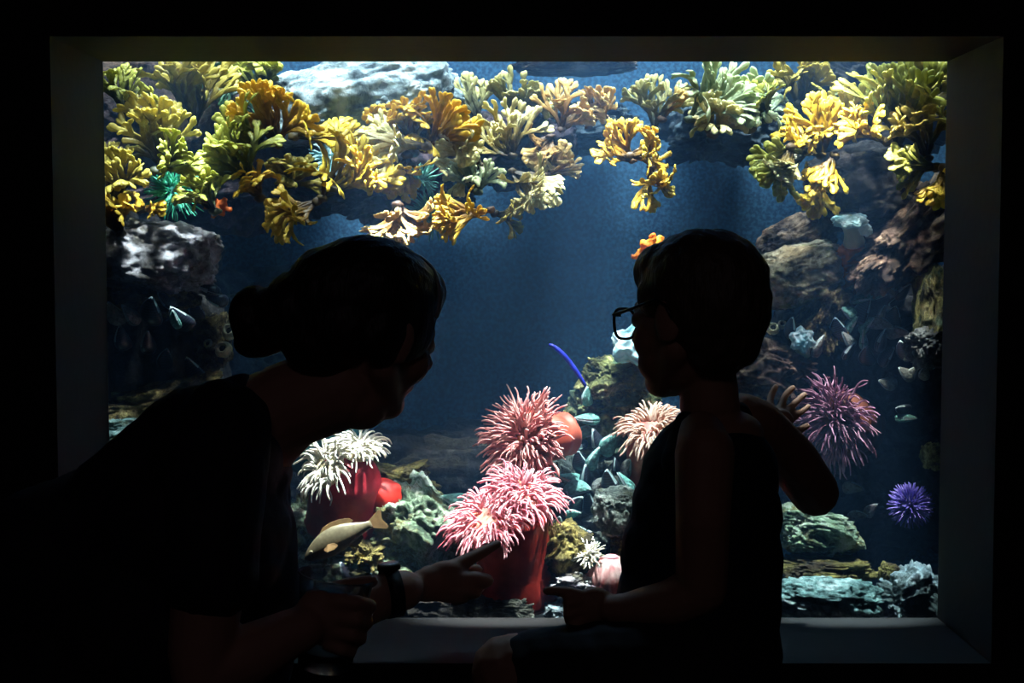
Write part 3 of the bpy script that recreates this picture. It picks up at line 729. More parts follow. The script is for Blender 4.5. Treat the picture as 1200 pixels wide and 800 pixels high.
def valve_mesh(sgn, m):
    bm = bmesh.new(); nt_, nf = 14, 10; rows = []
    for i in range(nt_+1):
        t = i/nt_; wd = .30*math.sin(PI*t**.62)**.75 if 0 < t < 1 else 0
        th = .19*math.sin(PI*t**.55)**.8 if 0 < t < 1 else 0
        sh = .10*math.sin(PI*t)
        rows.append([bm.verts.new((wd*math.cos(PI*j/nf)+sh, sgn*(.004+.010*t+th*math.sin(PI*j/nf)), t)) for j in range(nf+1)])
    for A, B in zip(rows, rows[1:]):
        for j in range(nf):
            try: bm.faces.new((A[j], A[j+1], B[j+1], B[j]))
            except Exception: pass
        f = bm.faces.new((A[nf], A[0], B[0], B[nf])); f.material_index = 1
    bmesh.ops.remove_doubles(bm, verts=bm.verts, dist=1e-5)
    for f in bm.faces:
        c = f.calc_center_median()
        if abs(c.y) < .035 and c.z > .35: f.material_index = 1
    bmesh.ops.recalc_face_normals(bm, faces=bm.faces)
    me = bpy.data.meshes.new('shell_valve'); bm.to_mesh(me); bm.free(); me.materials.append(m); me.materials.append(m_lip)
    for p in me.polygons: p.use_smooth = True
    return me
VAL = {n: (valve_mesh(1, m), valve_mesh(-1, m)) for n, m in (('d', m_shell), ('t', m_tealshell), ('g', m_greyshell))}
bm = bmesh.new(); add_ell(bm, (.05, 0, .06), (.06, .05, .09), sub=2); hinge = bpy.data.meshes.new('hinge'); bm.to_mesh(hinge); bm.free(); hinge.materials.append(m_byssus)
def mussel(px, py, y, length, ang, kind, label, group, tilt=.5, roll=0.0):
    """px,py is the shell's middle; ang the direction of its broad end in the picture"""
    k = M(y); d = img_dir(ang, -tilt); Ls = length*k
    base = P(px, py, y) - d*Ls*.5
    r = bpy.data.objects.new('mussel', None); r.empty_display_size = .02; COL.objects.link(r); tag(r, label, 'mussel', group)
    yv = Vector((0, -1, .35)); yv = (yv - d*yv.dot(d)).normalized(); xv = yv.cross(d)
    r.rotation_mode = 'QUATERNION'
    r.rotation_quaternion = (Matrix((xv, yv, d)).transposed() @ Matrix.Rotation(roll, 3, 'Z')).to_quaternion(); r.location = base; r.scale = (Ls, Ls, Ls)
    for i in (0, 1):
        o = bpy.data.objects.new('shell_valve', VAL[kind][i]); COL.objects.link(o); o.parent = r
    o = bpy.data.objects.new('hinge', hinge); COL.objects.link(o); o.parent = r
    return r
GR, GM, GL = 'mussels on the right rock wall', 'mussels in the middle below the boulders', 'mussels on the left rocks'
MU = [
 # right
 (1072,322,26, 10,'g','pale-edged mussel highest on the right, near the window edge'),
 (1042,335,30,150,'g','grey crusted mussel near the top of the right mussel bed'),
 (1060,342,24, 60,'d','dark mussel right of the grey crusted one at the top of the right bed'),
 (1028,325,26,110,'d','dark upright mussel under the small barnacle on the right'),
 (1027,346,24,  5,'t','teal-topped mussel just under the grey crusted one'),
 (1008,351,24,  8,'t','greenish mussel beside the golden-brown stone column'),
 (1050,353,22,200,'d','dark mussel in the upper middle of the right bed'),
 (995,364,24,160,'t','light blue-teal mussel on the left rim of the right bed'),
 (1013,364,30, 70,'d','large dark mussel in the centre left of the right bed'),
 (1034,367,20, 80,'g','small yellowish-grey mussel in the centre of the right bed'),
 (1050,370,26,100,'d','dark mussel right of the small yellowish-grey one'),
 (998,380,24, 60,'t','teal mussel below the light blue-teal one'),
 (1016,381,24, 55,'t','slanting bluish mussel pointing up right in the right bed'),
 (1032,381,26,350,'g','grey mussel lying flat below the small yellowish-grey one'),
 (984,384,28,120,'d','dark mussel with curved rim at the left foot of the right bed'),
 (1052,391,26,  8,'g','pale flat mussel at the right side of the right bed'),
 (1012,397,24,100,'t','bright teal mussel low in the right bed'),
 (994,396,24,140,'g','lilac-grey mussel left of the bright teal low one'),
 (1034,398,28, 80,'d','dark mussel under the grey flat-lying one'),
 (996,411,24, 70,'d','dark mussel at the bottom left of the right bed'),
 (1018,416,28,110,'d','dark mussel at the bottom middle of the right bed'),
 (1040,418,26, 60,'d','dark mussel at the bottom right of the right bed'),
 (1060,410,26,120,'d','dark mussel left of the grey pale-streaked stone'),
 (1062,436,24,150,'g','grey mussel below the grey pale-streaked stone'),
 (1070,438,20, 60,'g','small grey mussel leaning on its grey neighbour under the pale-streaked stone'),
 (1098,426,22, 20,'t','teal mussel at the far right window edge'),
 (1085,436,20,100,'g','rounded grey mussel near the far right window edge'),
 (1040,447,24,170,'g','single pale mussel above the mauve anemone'),
 (1058,478,22,175,'d','dark mussel alone above the yellow-green mussel'),
 (1062,490,24,  5,'t','yellow-green mussel right of the mauve anemone'),
 (1000,573,24,  5,'g','grey mussel left of the purple urchin'),
 (1005,606,22, 12,'g','thin grey mussel below and left of the purple urchin'),
 (1022,598,20, 60,'g','small dim mussel close to the left of the urchin'),
 (928,385,26, 90,'d','dark mussel with bright rim left of the ragged ice-blue anemone'),
 (960,405,28, 70,'g','brown-grey mussel right of the ragged ice-blue anemone'),
]
rng = random.Random(5)
for (px, py, ln, an, kd, lb) in MU:
    y = .36 if px < 1055 else .31
    if py > 560: y = .40
    if px > 1080: y = .25
    mussel(px, py, y, ln*1.15, an, kd, lb, GR, rng.uniform(.3, .8), rng.uniform(-1.2, 1.2))
MM = [
 (689,464,.36,24, 95,'t','teal mussel standing upright at the end of the blue tube'),
 (686,490,.36,34,175,'t','large flat teal mussel left of the green crusted boulder'),
 (688,508,.36,26, 10,'t','pale teal mussel under the large flat teal one'),
 (701,515,.34,34,115,'d','dark pointed mussel standing under the pale teal one'),
 (717,520,.33,34, 60,'t','pale-edged teal mussel leaning toward the peach anemone'),
 (676,522,.36,26,200,'d','dark mussel beside the orange-red column of the rose anemone'),
 (697,537,.33,30, 70,'t','teal-capped mussel in the middle of the central cluster'),
 (681,540,.35,28,110,'d','dark mussel left of the teal-capped one'),
 (687,557,.33,32, 95,'d','large dark mussel below the teal-capped one'),
 (668,560,.34,34,165,'t','flat greenish mussel touching the rose tentacles'),
 (677,574,.30,34,  8,'t','bright curved teal mussel under the flat greenish one'),
 (702,569,.30,24, 60,'g','small yellowish-white mussel at the centre of the cluster'),
 (717,566,.28,36,110,'d','broad dark mussel right of the small yellowish-white one'),
 (733,566,.28,40,125,'t','broad pale-rimmed mussel touching the boy\'s shirt'),
 (664,590,.30,32, 90,'d','dark mussel right of the large pink tentacles'),
 (678,592,.28,30, 70,'d','dark mussel under the bright curved teal one'),
 (692,590,.30,30,100,'d','dark mussel left of the rounded grey-green boulder'),
 (672,603,.26,20, 20,'t','small teal mussel above the round pale one'),
 (656,614,.22,22, 90,'t','round pale teal mussel resting on the big red column'),
 (673,623,.22,30, 10,'t','teal mussel lying between the olive-brown stone and dark mussels'),
 (688,630,.22,24, 30,'d','dark mussel above the small icy white anemone'),
 (736,548,.30,26, 80,'g','greyish mussel below the peach anemone'),
 (722,545,.32,24,100,'d','dark mussel under the column of the peach anemone'),
 (533,584,.30,36,165,'t','curved teal mussel left of the large pink tentacles'),
 (420,664,.13,28, 20,'t','teal mussel right of the fish tail above the watch'),
 (406,668,.13,26,120,'d','dark mussel between fish and teal mussel'),
]
for (px, py, y, ln, an, kd, lb) in MM:
    mussel(px, py, y, ln*1.1, an, kd, lb, GM, rng.uniform(.3, .8), rng.uniform(-1.2, 1.2))
ML = [
 (136,366,.22,34,120,'g','grey mussel at the left window edge below the whitish boulder'),
 (153,367,.22,34,125,'g','second grey mussel from the left window edge below the whitish boulder'),
 (180,364,.21,44, 85,'d','big dark round-rimmed mussel below the whitish boulder'),
 (196,350,.24,30,140,'d','dark mussel behind the big round-rimmed one'),
 (213,372,.20,40,130,'d','dark mussel with open pale rim beside the blue shell'),
 (206,374,.185,26,100,'t','small sky-blue shell put in for blue light in a mussel below the whitish boulder'),  # added shell whose colour stands for blue light inside the mussel
 (240,338,.30,40,160,'d','dark mussel with bright curved rim right of the whitish boulder'),
 (254,350,.30,30,170,'d','dim mussel just under the bright-rimmed one'),
 (232,362,.30,30,100,'d','dark mussel left of the upper ring barnacle'),
 (228,432,.30,36,120,'d','dark mussel with thin rim above the golden gravelly stone'),
 (175,400,.26,34, 90,'d','shadowed mussel hanging under the big round-rimmed one'),
 (145,395,.26,34,100,'d','shadowed mussel under the two grey ones'),
 (196,420,.3,32, 80,'d','shadowed mussel above the golden gravelly stone'),
]
for (px, py, y, ln, an, kd, lb) in ML:
    mussel(px, py, y, ln, an, kd, lb, GL, rng.uniform(.3, .8), rng.uniform(-1.2, 1.2))

# ------------------------------------------------------------------ barnacles
m_barn = plain('barnacle_shell', g(190,186,150), .7, .35, 60, .5); m_barn_shade = plain('barnacle_hollow_shade', g(30,28,24), .8)
def barnacle(px, py, y, R, label):
    k = M(y); c = P(px, py, y); ax = V3(-.1, -.95, .35); r = R*k
    t = thing('barnacle', c, label, 'barnacle', 'ring barnacles')
    bm = bmesh.new(); add_lathe(bm, c-ax.normalized()*r, ax, [(0, r*1.15), (r*.6, r*1.0), (r*1.2, r*.78), (r*1.32, r*.66), (r*1.2, r*.55), (r*.6, r*.45)], 18, .2, px)
    obj('shell', bm, m_barn, t)
    bm = bmesh.new(); add_ell(bm, c-ax.normalized()*r*.55, r*.5, sub=2); obj('opening', bm, m_barn_shade, t)  # dark ball stands in for the shade inside the shell
barnacle(268, 386, .33, 9, 'upper of two ring barnacles left of the hair bun')
barnacle(260, 407, .33, 9, 'lower of two ring barnacles left of the hair bun')
barnacle(243, 402, .35, 6, 'small broken barnacle left of the lower ring barnacle')
barnacle(1048, 308, .33, 6, 'small white barnacle on the ridged brown boulder')
barnacle(906, 383, .37, 7, 'white barnacle touching the back of the boy\'s head')
barnacle(917, 379, .38, 5, 'smaller white barnacle beside the one at the boy\'s head')

# ------------------------------------------------------------------ urchin
c = P(1067, 592, .28); k = M(.28)
t = thing('sea_urchin', c-Vector((0, 0, 14*k)), 'purple sea urchin with short radiating spines on the dark right wall', 'sea urchin')
bm = bmesh.new(); add_ell(bm, c, (15*k, 14*k, 14*k)); obj('test', bm, SM['urchin'], t)
sp = []
for i in range(240):
    zz = 1-2*(i+.5)/240; q = i*2.39996; e = math.sqrt(1-zz*zz); sp.append(Vector((e*math.cos(q), zz, e*math.sin(q))))
sp.sort(key=lambda v: v.y); rest = bmesh.new(); rg = random.Random(3)
for i, n in enumerate(sp):
    bm = bmesh.new() if i < 100 else rest
    L_ = 13*k*rg.uniform(.8, 1.15); n = (n+Vector((rg.uniform(-.1, .1), rg.uniform(-.1, .1), rg.uniform(-.1, .1)))).normalized()
    add_tube(bm, [c+n*12*k, c+n*(14*k+L_*.5), c+n*(14*k+L_)], [1.15*k, 1.05*k, .55*k], sides=6)
    if i < 100: obj('spine', bm, SM['purple'], t)
o = obj('spine_mass', rest, SM['purple'], t); o['kind'] = 'stuff'

# ------------------------------------------------------------------ fish
m_fish, nt, b = new_mat('fish_scales'); N = nt.nodes; L = nt.links
tc = N.new('ShaderNodeTexCoord'); vo = N.new('ShaderNodeTexVoronoi'); vo.inputs['Scale'].default_value = 170; L.new(tc.outputs['Object'], vo.inputs['Vector'])
nz = N.new('ShaderNodeTexNoise'); nz.inputs['Scale'].default_value = 26; L.new(tc.outputs['Object'], nz.inputs['Vector'])
rp = N.new('ShaderNodeValToRGB'); rp.color_ramp.elements[0].color = g(78,70,52); rp.color_ramp.elements[1].color = g(150,140,112); L.new(nz.outputs['Fac'], rp.inputs['Fac'])
mx = N.new('ShaderNodeMix'); mx.data_type = 'RGBA'; mx.blend_type = 'MULTIPLY'; mx.inputs['Factor'].default_value = .45; L.new(rp.outputs['Color'], mx.inputs['A']); L.new(vo.outputs['Distance'], mx.inputs['B'])
iv = N.new('ShaderNodeMath'); iv.operation = 'SUBTRACT'; iv.inputs[0].default_value = 1.1; L.new(vo.outputs['Distance'], iv.inputs[1]); L.new(iv.outputs[0], mx.inputs['B'])
L.new(mx.outputs['Result'], b.inputs['Base Color']); b.inputs['Roughness'].default_value = .35
m_fin = plain('fish_fin', g(150,118,78), .5, .25, 80); m_eye = plain('fish_eye', g(14,16,16), .15); m_iris = plain('fish_iris', g(170,160,120), .3)
yf = .10; k = M(yf); A = P(357, 655, yf-.012); B = P(440, 612, yf+.01)
t = thing('fish', P(398, 648, yf), 'grey-brown fish swimming head down beside the green stone, above the cup', 'fish')
ax = (B-A); LF = ax.length; ax.normalize(); sd = Vector((0, -1, 0)); sd = (sd-ax*sd.dot(ax)).normalized(); upf = ax.cross(sd); upf = upf if upf.z > 0 else -upf
def FP(s, h, w=0): return A + ax*(s*LF) + upf*h*LF + sd*w*LF + upf*(.05*math.sin(s*PI))*LF
prof = [(0,.01),(.03,.045),(.08,.078),(.15,.11),(.25,.145),(.36,.165),(.48,.165),(.6,.145),(.72,.108),(.82,.07),(.9,.05),(.95,.05)]
bm = bmesh.new(); rings = []
for (s, h) in prof:
    rings.append([bm.verts.new(FP(s, math.sin(q)*h*(1.0 if math.sin(q) > 0 else 1.08), math.cos(q)*h*.48)) for q in [2*PI*i/24 for i in range(24)]])
for R1, R2 in zip(rings, rings[1:]):
    for i in range(24): bm.faces.new((R1[i], R1[(i+1) % 24], R2[(i+1) % 24], R2[i]))
bm.faces.new(rings[0]); bm.faces.new(rings[-1])
obj('body', bm, m_fish, t)
def fin(name, outline, w0=0.0, th=.008, off=0.0):
    bm = bmesh.new()
    f = [bm.verts.new(FP(s, h, w0+th+off*i)) for i, (s, h) in enumerate(outline)]; bk = [bm.verts.new(FP(s, h, w0-th+off*i)) for i, (s, h) in enumerate(outline)]
    bm.faces.new(f); bm.faces.new(list(reversed(bk)))
    for i in range(len(f)): bm.faces.new((f[i], f[(i+1) % len(f)], bk[(i+1) % len(f)], bk[i]))
    obj(name, bm, m_fin, t, smooth=False)
fin('tail_fin', [(.92,.04),(1.0,.09),(1.1,.14),(1.13,.12),(1.09,.02),(1.13,-.1),(1.09,-.12),(1.0,-.08),(.92,-.04)])
fin('dorsal_fin', [(.3,.15),(.38,.205),(.5,.215),(.62,.2),(.72,.17),(.76,.12),(.7,.1),(.5,.14)])
fin('anal_fin', [(.55,-.15),(.62,-.2),(.7,-.19),(.78,-.13),(.78,-.08),(.65,-.11)])
fin('pectoral_fin', [(.27,-.04),(.34,.0),(.43,-.03),(.45,-.08),(.38,-.1),(.3,-.08)], w0=.085, off=.006)
bm = bmesh.new(); add_ell(bm, FP(.115, .028, .046), LF*.026, sub=2); e_ = obj('eye', bm, m_iris, t)
bm = bmesh.new(); add_ell(bm, FP(.113, .028, .060), LF*.017, sub=2); obj('pupil', bm, m_eye, e_)
# ------------------------------------------------------------------ people
def skin_mat(name, a, bcol):
    m, nt, b = new_mat(name); N = nt.nodes; L = nt.links
    tc = N.new('ShaderNodeTexCoord'); nz = N.new('ShaderNodeTexNoise'); nz.inputs['Scale'].default_value = 25; L.new(tc.outputs['Object'], nz.inputs['Vector'])
    rp = N.new('ShaderNodeValToRGB'); rp.color_ramp.elements[0].color = a; rp.color_ramp.elements[1].color = bcol
    L.new(nz.outputs['Fac'], rp.inputs['Fac']); L.new(rp.outputs['Color'], b.inputs['Base Color']); b.inputs['Roughness'].default_value = .55
    b.inputs['Specular IOR Level'].default_value = .35
    return m
m_skin = skin_mat('fair_skin', g(186,134,114), g(206,154,132))
m_skinb = skin_mat('tanned_skin', g(180,128,104), g(200,148,122))
def hair_mat(name, a, bcol):
    m, nt, b = new_mat(name); N = nt.nodes; L = nt.links
    tc = N.new('ShaderNodeTexCoord'); mp = N.new('ShaderNodeMapping'); mp.inputs['Scale'].default_value = (90, 90, 8)
    nz = N.new('ShaderNodeTexNoise'); nz.inputs['Scale'].default_value = 3; nz.inputs['Detail'].default_value = 4
    L.new(tc.outputs['Object'], mp.inputs['Vector']); L.new(mp.outputs['Vector'], nz.inputs['Vector'])
    rp = N.new('ShaderNodeValToRGB'); rp.color_ramp.elements[0].color = a; rp.color_ramp.elements[1].color = bcol
    L.new(nz.outputs['Fac'], rp.inputs['Fac']); L.new(rp.outputs['Color'], b.inputs['Base Color']); b.inputs['Roughness'].default_value = .5
    bp = N.new('ShaderNodeBump'); bp.inputs['Strength'].default_value = .5; bp.inputs['Distance'].default_value = .004; L.new(nz.outputs['Fac'], bp.inputs['Height']); L.new(bp.outputs['Normal'], b.inputs['Normal'])
    return m
m_hairw = hair_mat('dark_brown_hair', g(28,20,18), g(58,42,34))
m_hairb = hair_mat('short_brown_hair', g(60,48,36), g(112,92,68))
m_shirtw = plain('dark_purple_jersey', g(38,32,46), .85, .3, 40, .15)
m_shirtb = plain('dark_navy_jersey', g(26,30,42), .85, .3, 40, .15)
m_short = plain('dark_grey_cotton', g(44,42,48), .9, .3, 40, .15)
m_frame = plain('black_spectacle_frame', g(16,16,18), .3, .1, 40)
m_strap = plain('black_watch_strap', g(14,14,16), .5, .2, 40); m_steel = plain('brushed_steel', g(150,150,154), .3, .1, 60, metal=1)
m_white = plain('eye_white', g(220,216,210), .3, .05, 40); m_irisd = plain('brown_iris', g(50,34,24), .2, .1, 60)
m_lens = m_glass
def SP(px, py, y): return P(px, py, y)
def limb(bm, *pts):
    """pts: (px, py, y, radius px)"""
    for a, b in zip(pts, pts[1:]):
        add_cone(bm, P(*a[:3]), P(*b[:3]), a[3]*M(a[2]), b[3]*M(b[2]))
def ell(bm, px, py, y, rx, rz, ry, rot=0):
    k = M(y); add_ell(bm, P(px, py, y), (rx*k, ry, rz*k), Matrix.Rotation(math.radians(-rot), 3, 'Y'))
def head_frame(c, fwd, up, H):
    f = fwd.normalized(); u = (up - f*up.dot(f)).normalized(); l = u.cross(f)
    R = Matrix((f, l, u)).transposed()
    def T(x, y, z): return c + R @ Vector((x*H, y*H, z*H))
    return T, R
def head(bm, T, R, H, child=False):
    E = lambda c, r, rt=None: add_ell(bm, T(*c), (r[0]*H, r[1]*H, r[2]*H), R if rt is None else R @ rt)
    C = lambda a, b, ra, rb: add_cone(bm, T(*a), T(*b), ra*H, rb*H)
    E((-.07, 0, .16), (.40, .325, .335))                 # cranium
    E((.10, 0, -.06), (.29, .27, .36))                   # face
    E((.12, 0, -.24), (.24, .22, .22))                   # lower face
    for s in (-1, 1):
        C((-.02, s*.22, -.20), (.24, s*.06, -.40), .09, .09)   # jaw line
        E((.21, s*.16, -.13), (.12, .11, .13) if child else (.12, .12, .13))     # cheek
        E((.29, s*.14, .01), (.06, .08, .055))           # lids
        E((-.06, s*.33, -.03), (.085, .035, .135), Matrix.Rotation(s*.35, 3, 'Z'))   # ear
        E((-.03, s*.335, -.11), (.045, .03, .05))        # ear lobe
        E((.405, s*.05, -.115), (.05, .045, .04))        # nostril wing
    C((.31, -.12, .075), (.31, .12, .075), .055, .055)   # brow
    C((.35, 0, .02), (.445 if child else .47, 0, -.10), .04, .055)   # nose
    C((.345, -.07, -.215), (.345, .07, -.215), .04, .04)     # upper lip
    C((.34, -.06, -.265), (.34, .06, -.265), .042, .042)     # lower lip
    E((.27, 0, -.39), (.11, .12, .10))                   # chin
    if child:
        for s in (-1, 1): E((.19, s*.11, -.27), (.15, .13, .13))
def eyes(T, H, parent):
    for s in (-1, 1):
        bm = bmesh.new(); add_ell(bm, T(.312, s*.14, .0), .055*H, sub=3); e = obj('eye', bm, m_white, parent)
        bm = bmesh.new(); add_ell(bm, T(.352, s*.14, .0), .026*H, sub=2); obj('iris', bm, m_irisd, e)
def finger(bm, pts, r0, r1):
    """pts world points knuckle to tip"""
    n = len(pts)-1
    for i, (a, b) in enumerate(zip(pts, pts[1:])):
        add_cone(bm, a, b, r0+(r1-r0)*i/n, r0+(r1-r0)*(i+1)/n, sub=2)

# ================= boy
T, R = head_frame(P(813, 371, -.45), Vector((-.70, .70, -.10)), Vector((.0, .05, 1)), .212)
H = .212
BOY = thing('person', P(820, 880, -.45), 'child in spectacles and dark sleeveless top kneeling sideways and touching the glass', 'person')
bm = bmesh.new(); head(bm, T, R, H, True)
limb(bm, (829,430,-.44,33), (832,478,-.44,36))                        # neck
ell(bm, 836,512,-.44, 60,34,.055, 6)                                  # shoulder girdle
ell(bm, 834,565,-.44, 80,76,.072); ell(bm, 826,612,-.44, 88,84,.076)                                     # chest
ell(bm, 822,655,-.44, 90,90,.08)                                      # belly
ell(bm, 815,775,-.45, 94,82,.10)                                      # hips
# near (left) arm: shoulder, elbow, wrist
limb(bm, (822,508,-.50,28), (826,530,-.53,36), (824,605,-.545,33), (822,690,-.53,31))
limb(bm, (822,690,-.53,31), (790,705,-.52,29), (735,714,-.50,20), (716,713,-.495,17))
# near hand: palm back towards the camera, index pointing left
ell(bm, 694,712,-.49, 26,21,.012, 8); ell(bm, 702,700,-.488, 20,12,.012, -20)
kk = M(-.49)
Q = lambda px, py, dy=0: P(px, py, -.49+dy)
finger(bm, [Q(686,699), Q(668,694), Q(652,692), Q(641,692)], 7.6*kk, 5.8*kk)                    # index
finger(bm, [Q(679,704,-.004), Q(666,706,-.008), Q(667,716,.006), Q(680,718,.012)], 7.6*kk, 6.4*kk)   # middle, folded
finger(bm, [Q(678,715,-.004), Q(666,719,-.008), Q(668,728,.006), Q(681,728,.012)], 7.4*kk, 6.2*kk)   # ring
finger(bm, [Q(682,726,-.004), Q(672,731,-.006), Q(674,738,.006), Q(684,737,.012)], 6.8*kk, 5.8*kk)   # little
finger(bm, [Q(705,698,.012), Q(692,694,.022), Q(678,700,.024), Q(668,704,.022)], 8*kk, 6*kk)     # thumb
# far (right) arm: shoulder, elbow, forearm back up to the glass
limb(bm, (868,490,-.38,31), (888,498,-.36,31), (930,541,-.28,31), (955,577,-.21,29))
limb(bm, (955,577,-.21,29), (945,556,-.17,25), (920,516,-.09,17), (914,506,-.07,14))
ell(bm, 915,494,-.055, 16,16,.010, -30)
k2 = M(-.03); G = lambda px, py, y: P(px, py, y)
finger(bm, [G(905,483,-.045), G(902,472,-.032), G(904,462,-.022), G(909,453,-.018)], 4.9*k2, 3.9*k2)
finger(bm, [G(914,480,-.042), G(917,470,-.030), G(922,461,-.022), G(929,454,-.018)], 5.0*k2, 3.9*k2)
finger(bm, [G(922,484,-.042), G(928,476,-.030), G(935,469,-.022), G(943,462,-.018)], 4.9*k2, 3.9*k2)
finger(bm, [G(927,492,-.044), G(934,486,-.032), G(941,481,-.024), G(947,476,-.020)], 4.6*k2, 3.7*k2)
finger(bm, [G(918,504,-.060), G(929,506,-.045), G(938,503,-.034), G(946,499,-.028)], 5.4*k2, 4.2*k2)
# legs: kneeling, sitting on the heels
for y, dx in ((-.51, 0), (-.37, 6)):
    limb(bm, (795+dx,795,y,62), (700+dx,790,y-.005,56), (620+dx,786,y,46), (594+dx,786,y,44))
    limb(bm, (594+dx,786,y,44), (605+dx,835,y,38), (680+dx,868,y,40), (790+dx,875,y,32), (835+dx,868,y,24))
    limb(bm, (835+dx,868,y,24), (868+dx,880,y,20), (890+dx,893,y,14))
BODY = obj('body', fuse(bm, .0027, 7), m_skinb, BOY)
# hair
bm = bmesh.new()
E = lambda c, r: add_ell(bm, T(*c), (r[0]*H, r[1]*H, r[2]*H), R)
E((-.085, 0, .19), (.425, .37, .345)); E((-.15, 0, .08), (.36, .36, .40)); E((-.20, 0, -.10), (.25, .28, .27))
E((.10, 0, .30), (.27, .30, .19)); E((.22, 0, .24), (.12, .25, .11)); E((.10, .245, .14), (.12, .10, .14)); E((.10, -.245, .14), (.12, .10, .14))
hb = fuse(bm, .003, 5); hb.normal_update()
for v in hb.verts:
    q = R.transposed() @ (v.co - T(0, 0, 0)); v.co += v.normal*(.0022*noise.noise(Vector((q.x*60, q.y*160, q.z*40))) + .002*noise.noise(q*45))
obj('hair', hb, m_hairb, BOY)
eyes(T, H, BOY)
# sleeveless top
bm = bmesh.new()
ell(bm, 832,560,-.44, 82,80,.082); ell(bm, 828,605,-.44, 90,90,.088); ell(bm, 822,655,-.44, 97,100,.092); ell(bm, 819,705,-.445, 99,100,.10); ell(bm, 818,760,-.45, 100,85,.112)
ell(bm, 836,520,-.44, 60,34,.064, 4)
limb(bm, (803,494,-.47,14), (800,540,-.50,26)); limb(bm, (868,482,-.41,12), (880,535,-.40,24))
limb(bm, (806,494,-.43,13), (840,486,-.42,14), (868,482,-.41,12))
tb = fuse(bm, .0035, 5); tb.normal_update()
for v in tb.verts:
    q = v.co; v.co += v.normal*.0025*noise.noise(Vector((q.x*14, q.y*14, q.z*30)))
obj('tank_top', tb, m_shirtb, BOY)
bm = bmesh.new()
for y, dx in ((-.51, 0), (-.37, 6)):
    limb(bm, (805+dx,792,y,74), (700+dx,789,y-.005,62), (622+dx,787,y,51))
ell(bm, 815,795,-.45, 98,70,.112)
sb_ = fuse(bm, .004, 4); sb_.normal_update()
for v in sb_.verts:
    q = v.co; v.co += v.normal*.004*noise.noise(Vector((q.x*45+q.z*20, q.y*14, q.z*16)))
obj('shorts', sb_, m_short, BOY)
# spectacles
sp_ = bpy.data.objects.new('spectacles', None); COL.objects.link(sp_); sp_.parent = BOY; sp_.empty_display_size = .01
def rim(cy):
    pts = []
    for i in range(33):
        q = 2*PI*i/32; w = .125; h = .095
        pts.append(T(.43-.05*abs(math.cos(q))*0 - .10*(abs(cy+w*math.cos(q))-.05)**2*6, cy + w*math.copysign(abs(math.cos(q))**.75, math.cos(q)), -.015 + h*math.copysign(abs(math.sin(q))**.8, math.sin(q))))
    return pts
bm = bmesh.new()
for s in (-1, 1): add_tube(bm, rim(s*.165), .0021, sides=8)
add_tube(bm, [T(.425, -.045, .01), T(.44, 0, .025), T(.425, .045, .01)], .0021, sides=8)
obj('spectacle_frame', bm, m_frame, sp_)
for s in (-1, 1):
    bm = bmesh.new(); add_tube(bm, [T(.335, s*.295, .03), T(.36, s*.335, .035), T(.2, s*.35, .06), T(.0, s*.365, .10), T(-.08, s*.365, .06), T(-.12, s*.36, -.02)], .0021, sides=8)
    obj('temple_arm', bm, m_frame, sp_)
    pts = rim(s*.165)[:-1]; bm = bmesh.new(); fo = (T(1, 0, 0)-T(0, 0, 0)).normalized()
    a = [bm.verts.new(p) for p in pts]; b2 = [bm.verts.new(p+fo*.001) for p in pts]
    bm.faces.new(a); bm.faces.new(list(reversed(b2)))
    for i in range(len(a)): bm.faces.new((a[i], a[(i+1) % len(a)], b2[(i+1) % len(a)], b2[i]))
    obj('lens', bm, m_glass, sp_, smooth=False)
# bench under the child
bm = bmesh.new()
zb = P(700, 921, -.45).z
add_box(bm, (-.06, -.80, zb-.05), (.62, WF-.012, zb)); bmesh.ops.bevel(bm, geom=bm.edges[:], offset=.008, segments=2, affect='EDGES')
bt = thing('bench', (.28, -.53, 0), 'dark low viewing bench under the kneeling child below the window', 'bench')
m_bench = plain('dark_bench_wood', (.02, .018, .018), .5, .3, 12)
obj('seat', bm, m_bench, bt, smooth=False)
for x in (-.02, .56):
    for y in (-.76, -.33):
        bm = bmesh.new(); add_box(bm, (x-.025, y-.025, 0), (x+.025, y+.025, zb-.05)); obj('leg', bm, m_bench, bt, smooth=False)

# ================= woman
HW = .220
Tw, Rw = head_frame(P(437, 385, -.48), Vector((.66, .70, -.28)), Vector((.25, .05, .95)), HW)
WOM = thing('person', (P(60, 900, -.5).x, -.5, 0), 'adult with hair bun, dark t-shirt and wristwatch leaning over and pointing', 'person')
bm = bmesh.new(); head(bm, Tw, Rw, HW)
ell(bm, 424,470,-.47, 34,34,.05); limb(bm, (398,452,-.48,52), (330,478,-.48,52), (285,505,-.48,58))                  # neck
limb(bm, (352,492,-.47,30), (300,520,-.48,50))
ell(bm, 262,535,-.49, 72,74,.14, 35); ell(bm, 225,620,-.50, 108,110,.13, 40); ell(bm, 170,720,-.51, 118,112,.13, 40)
ell(bm, 60,850,-.52, 140,120,.15, 20)
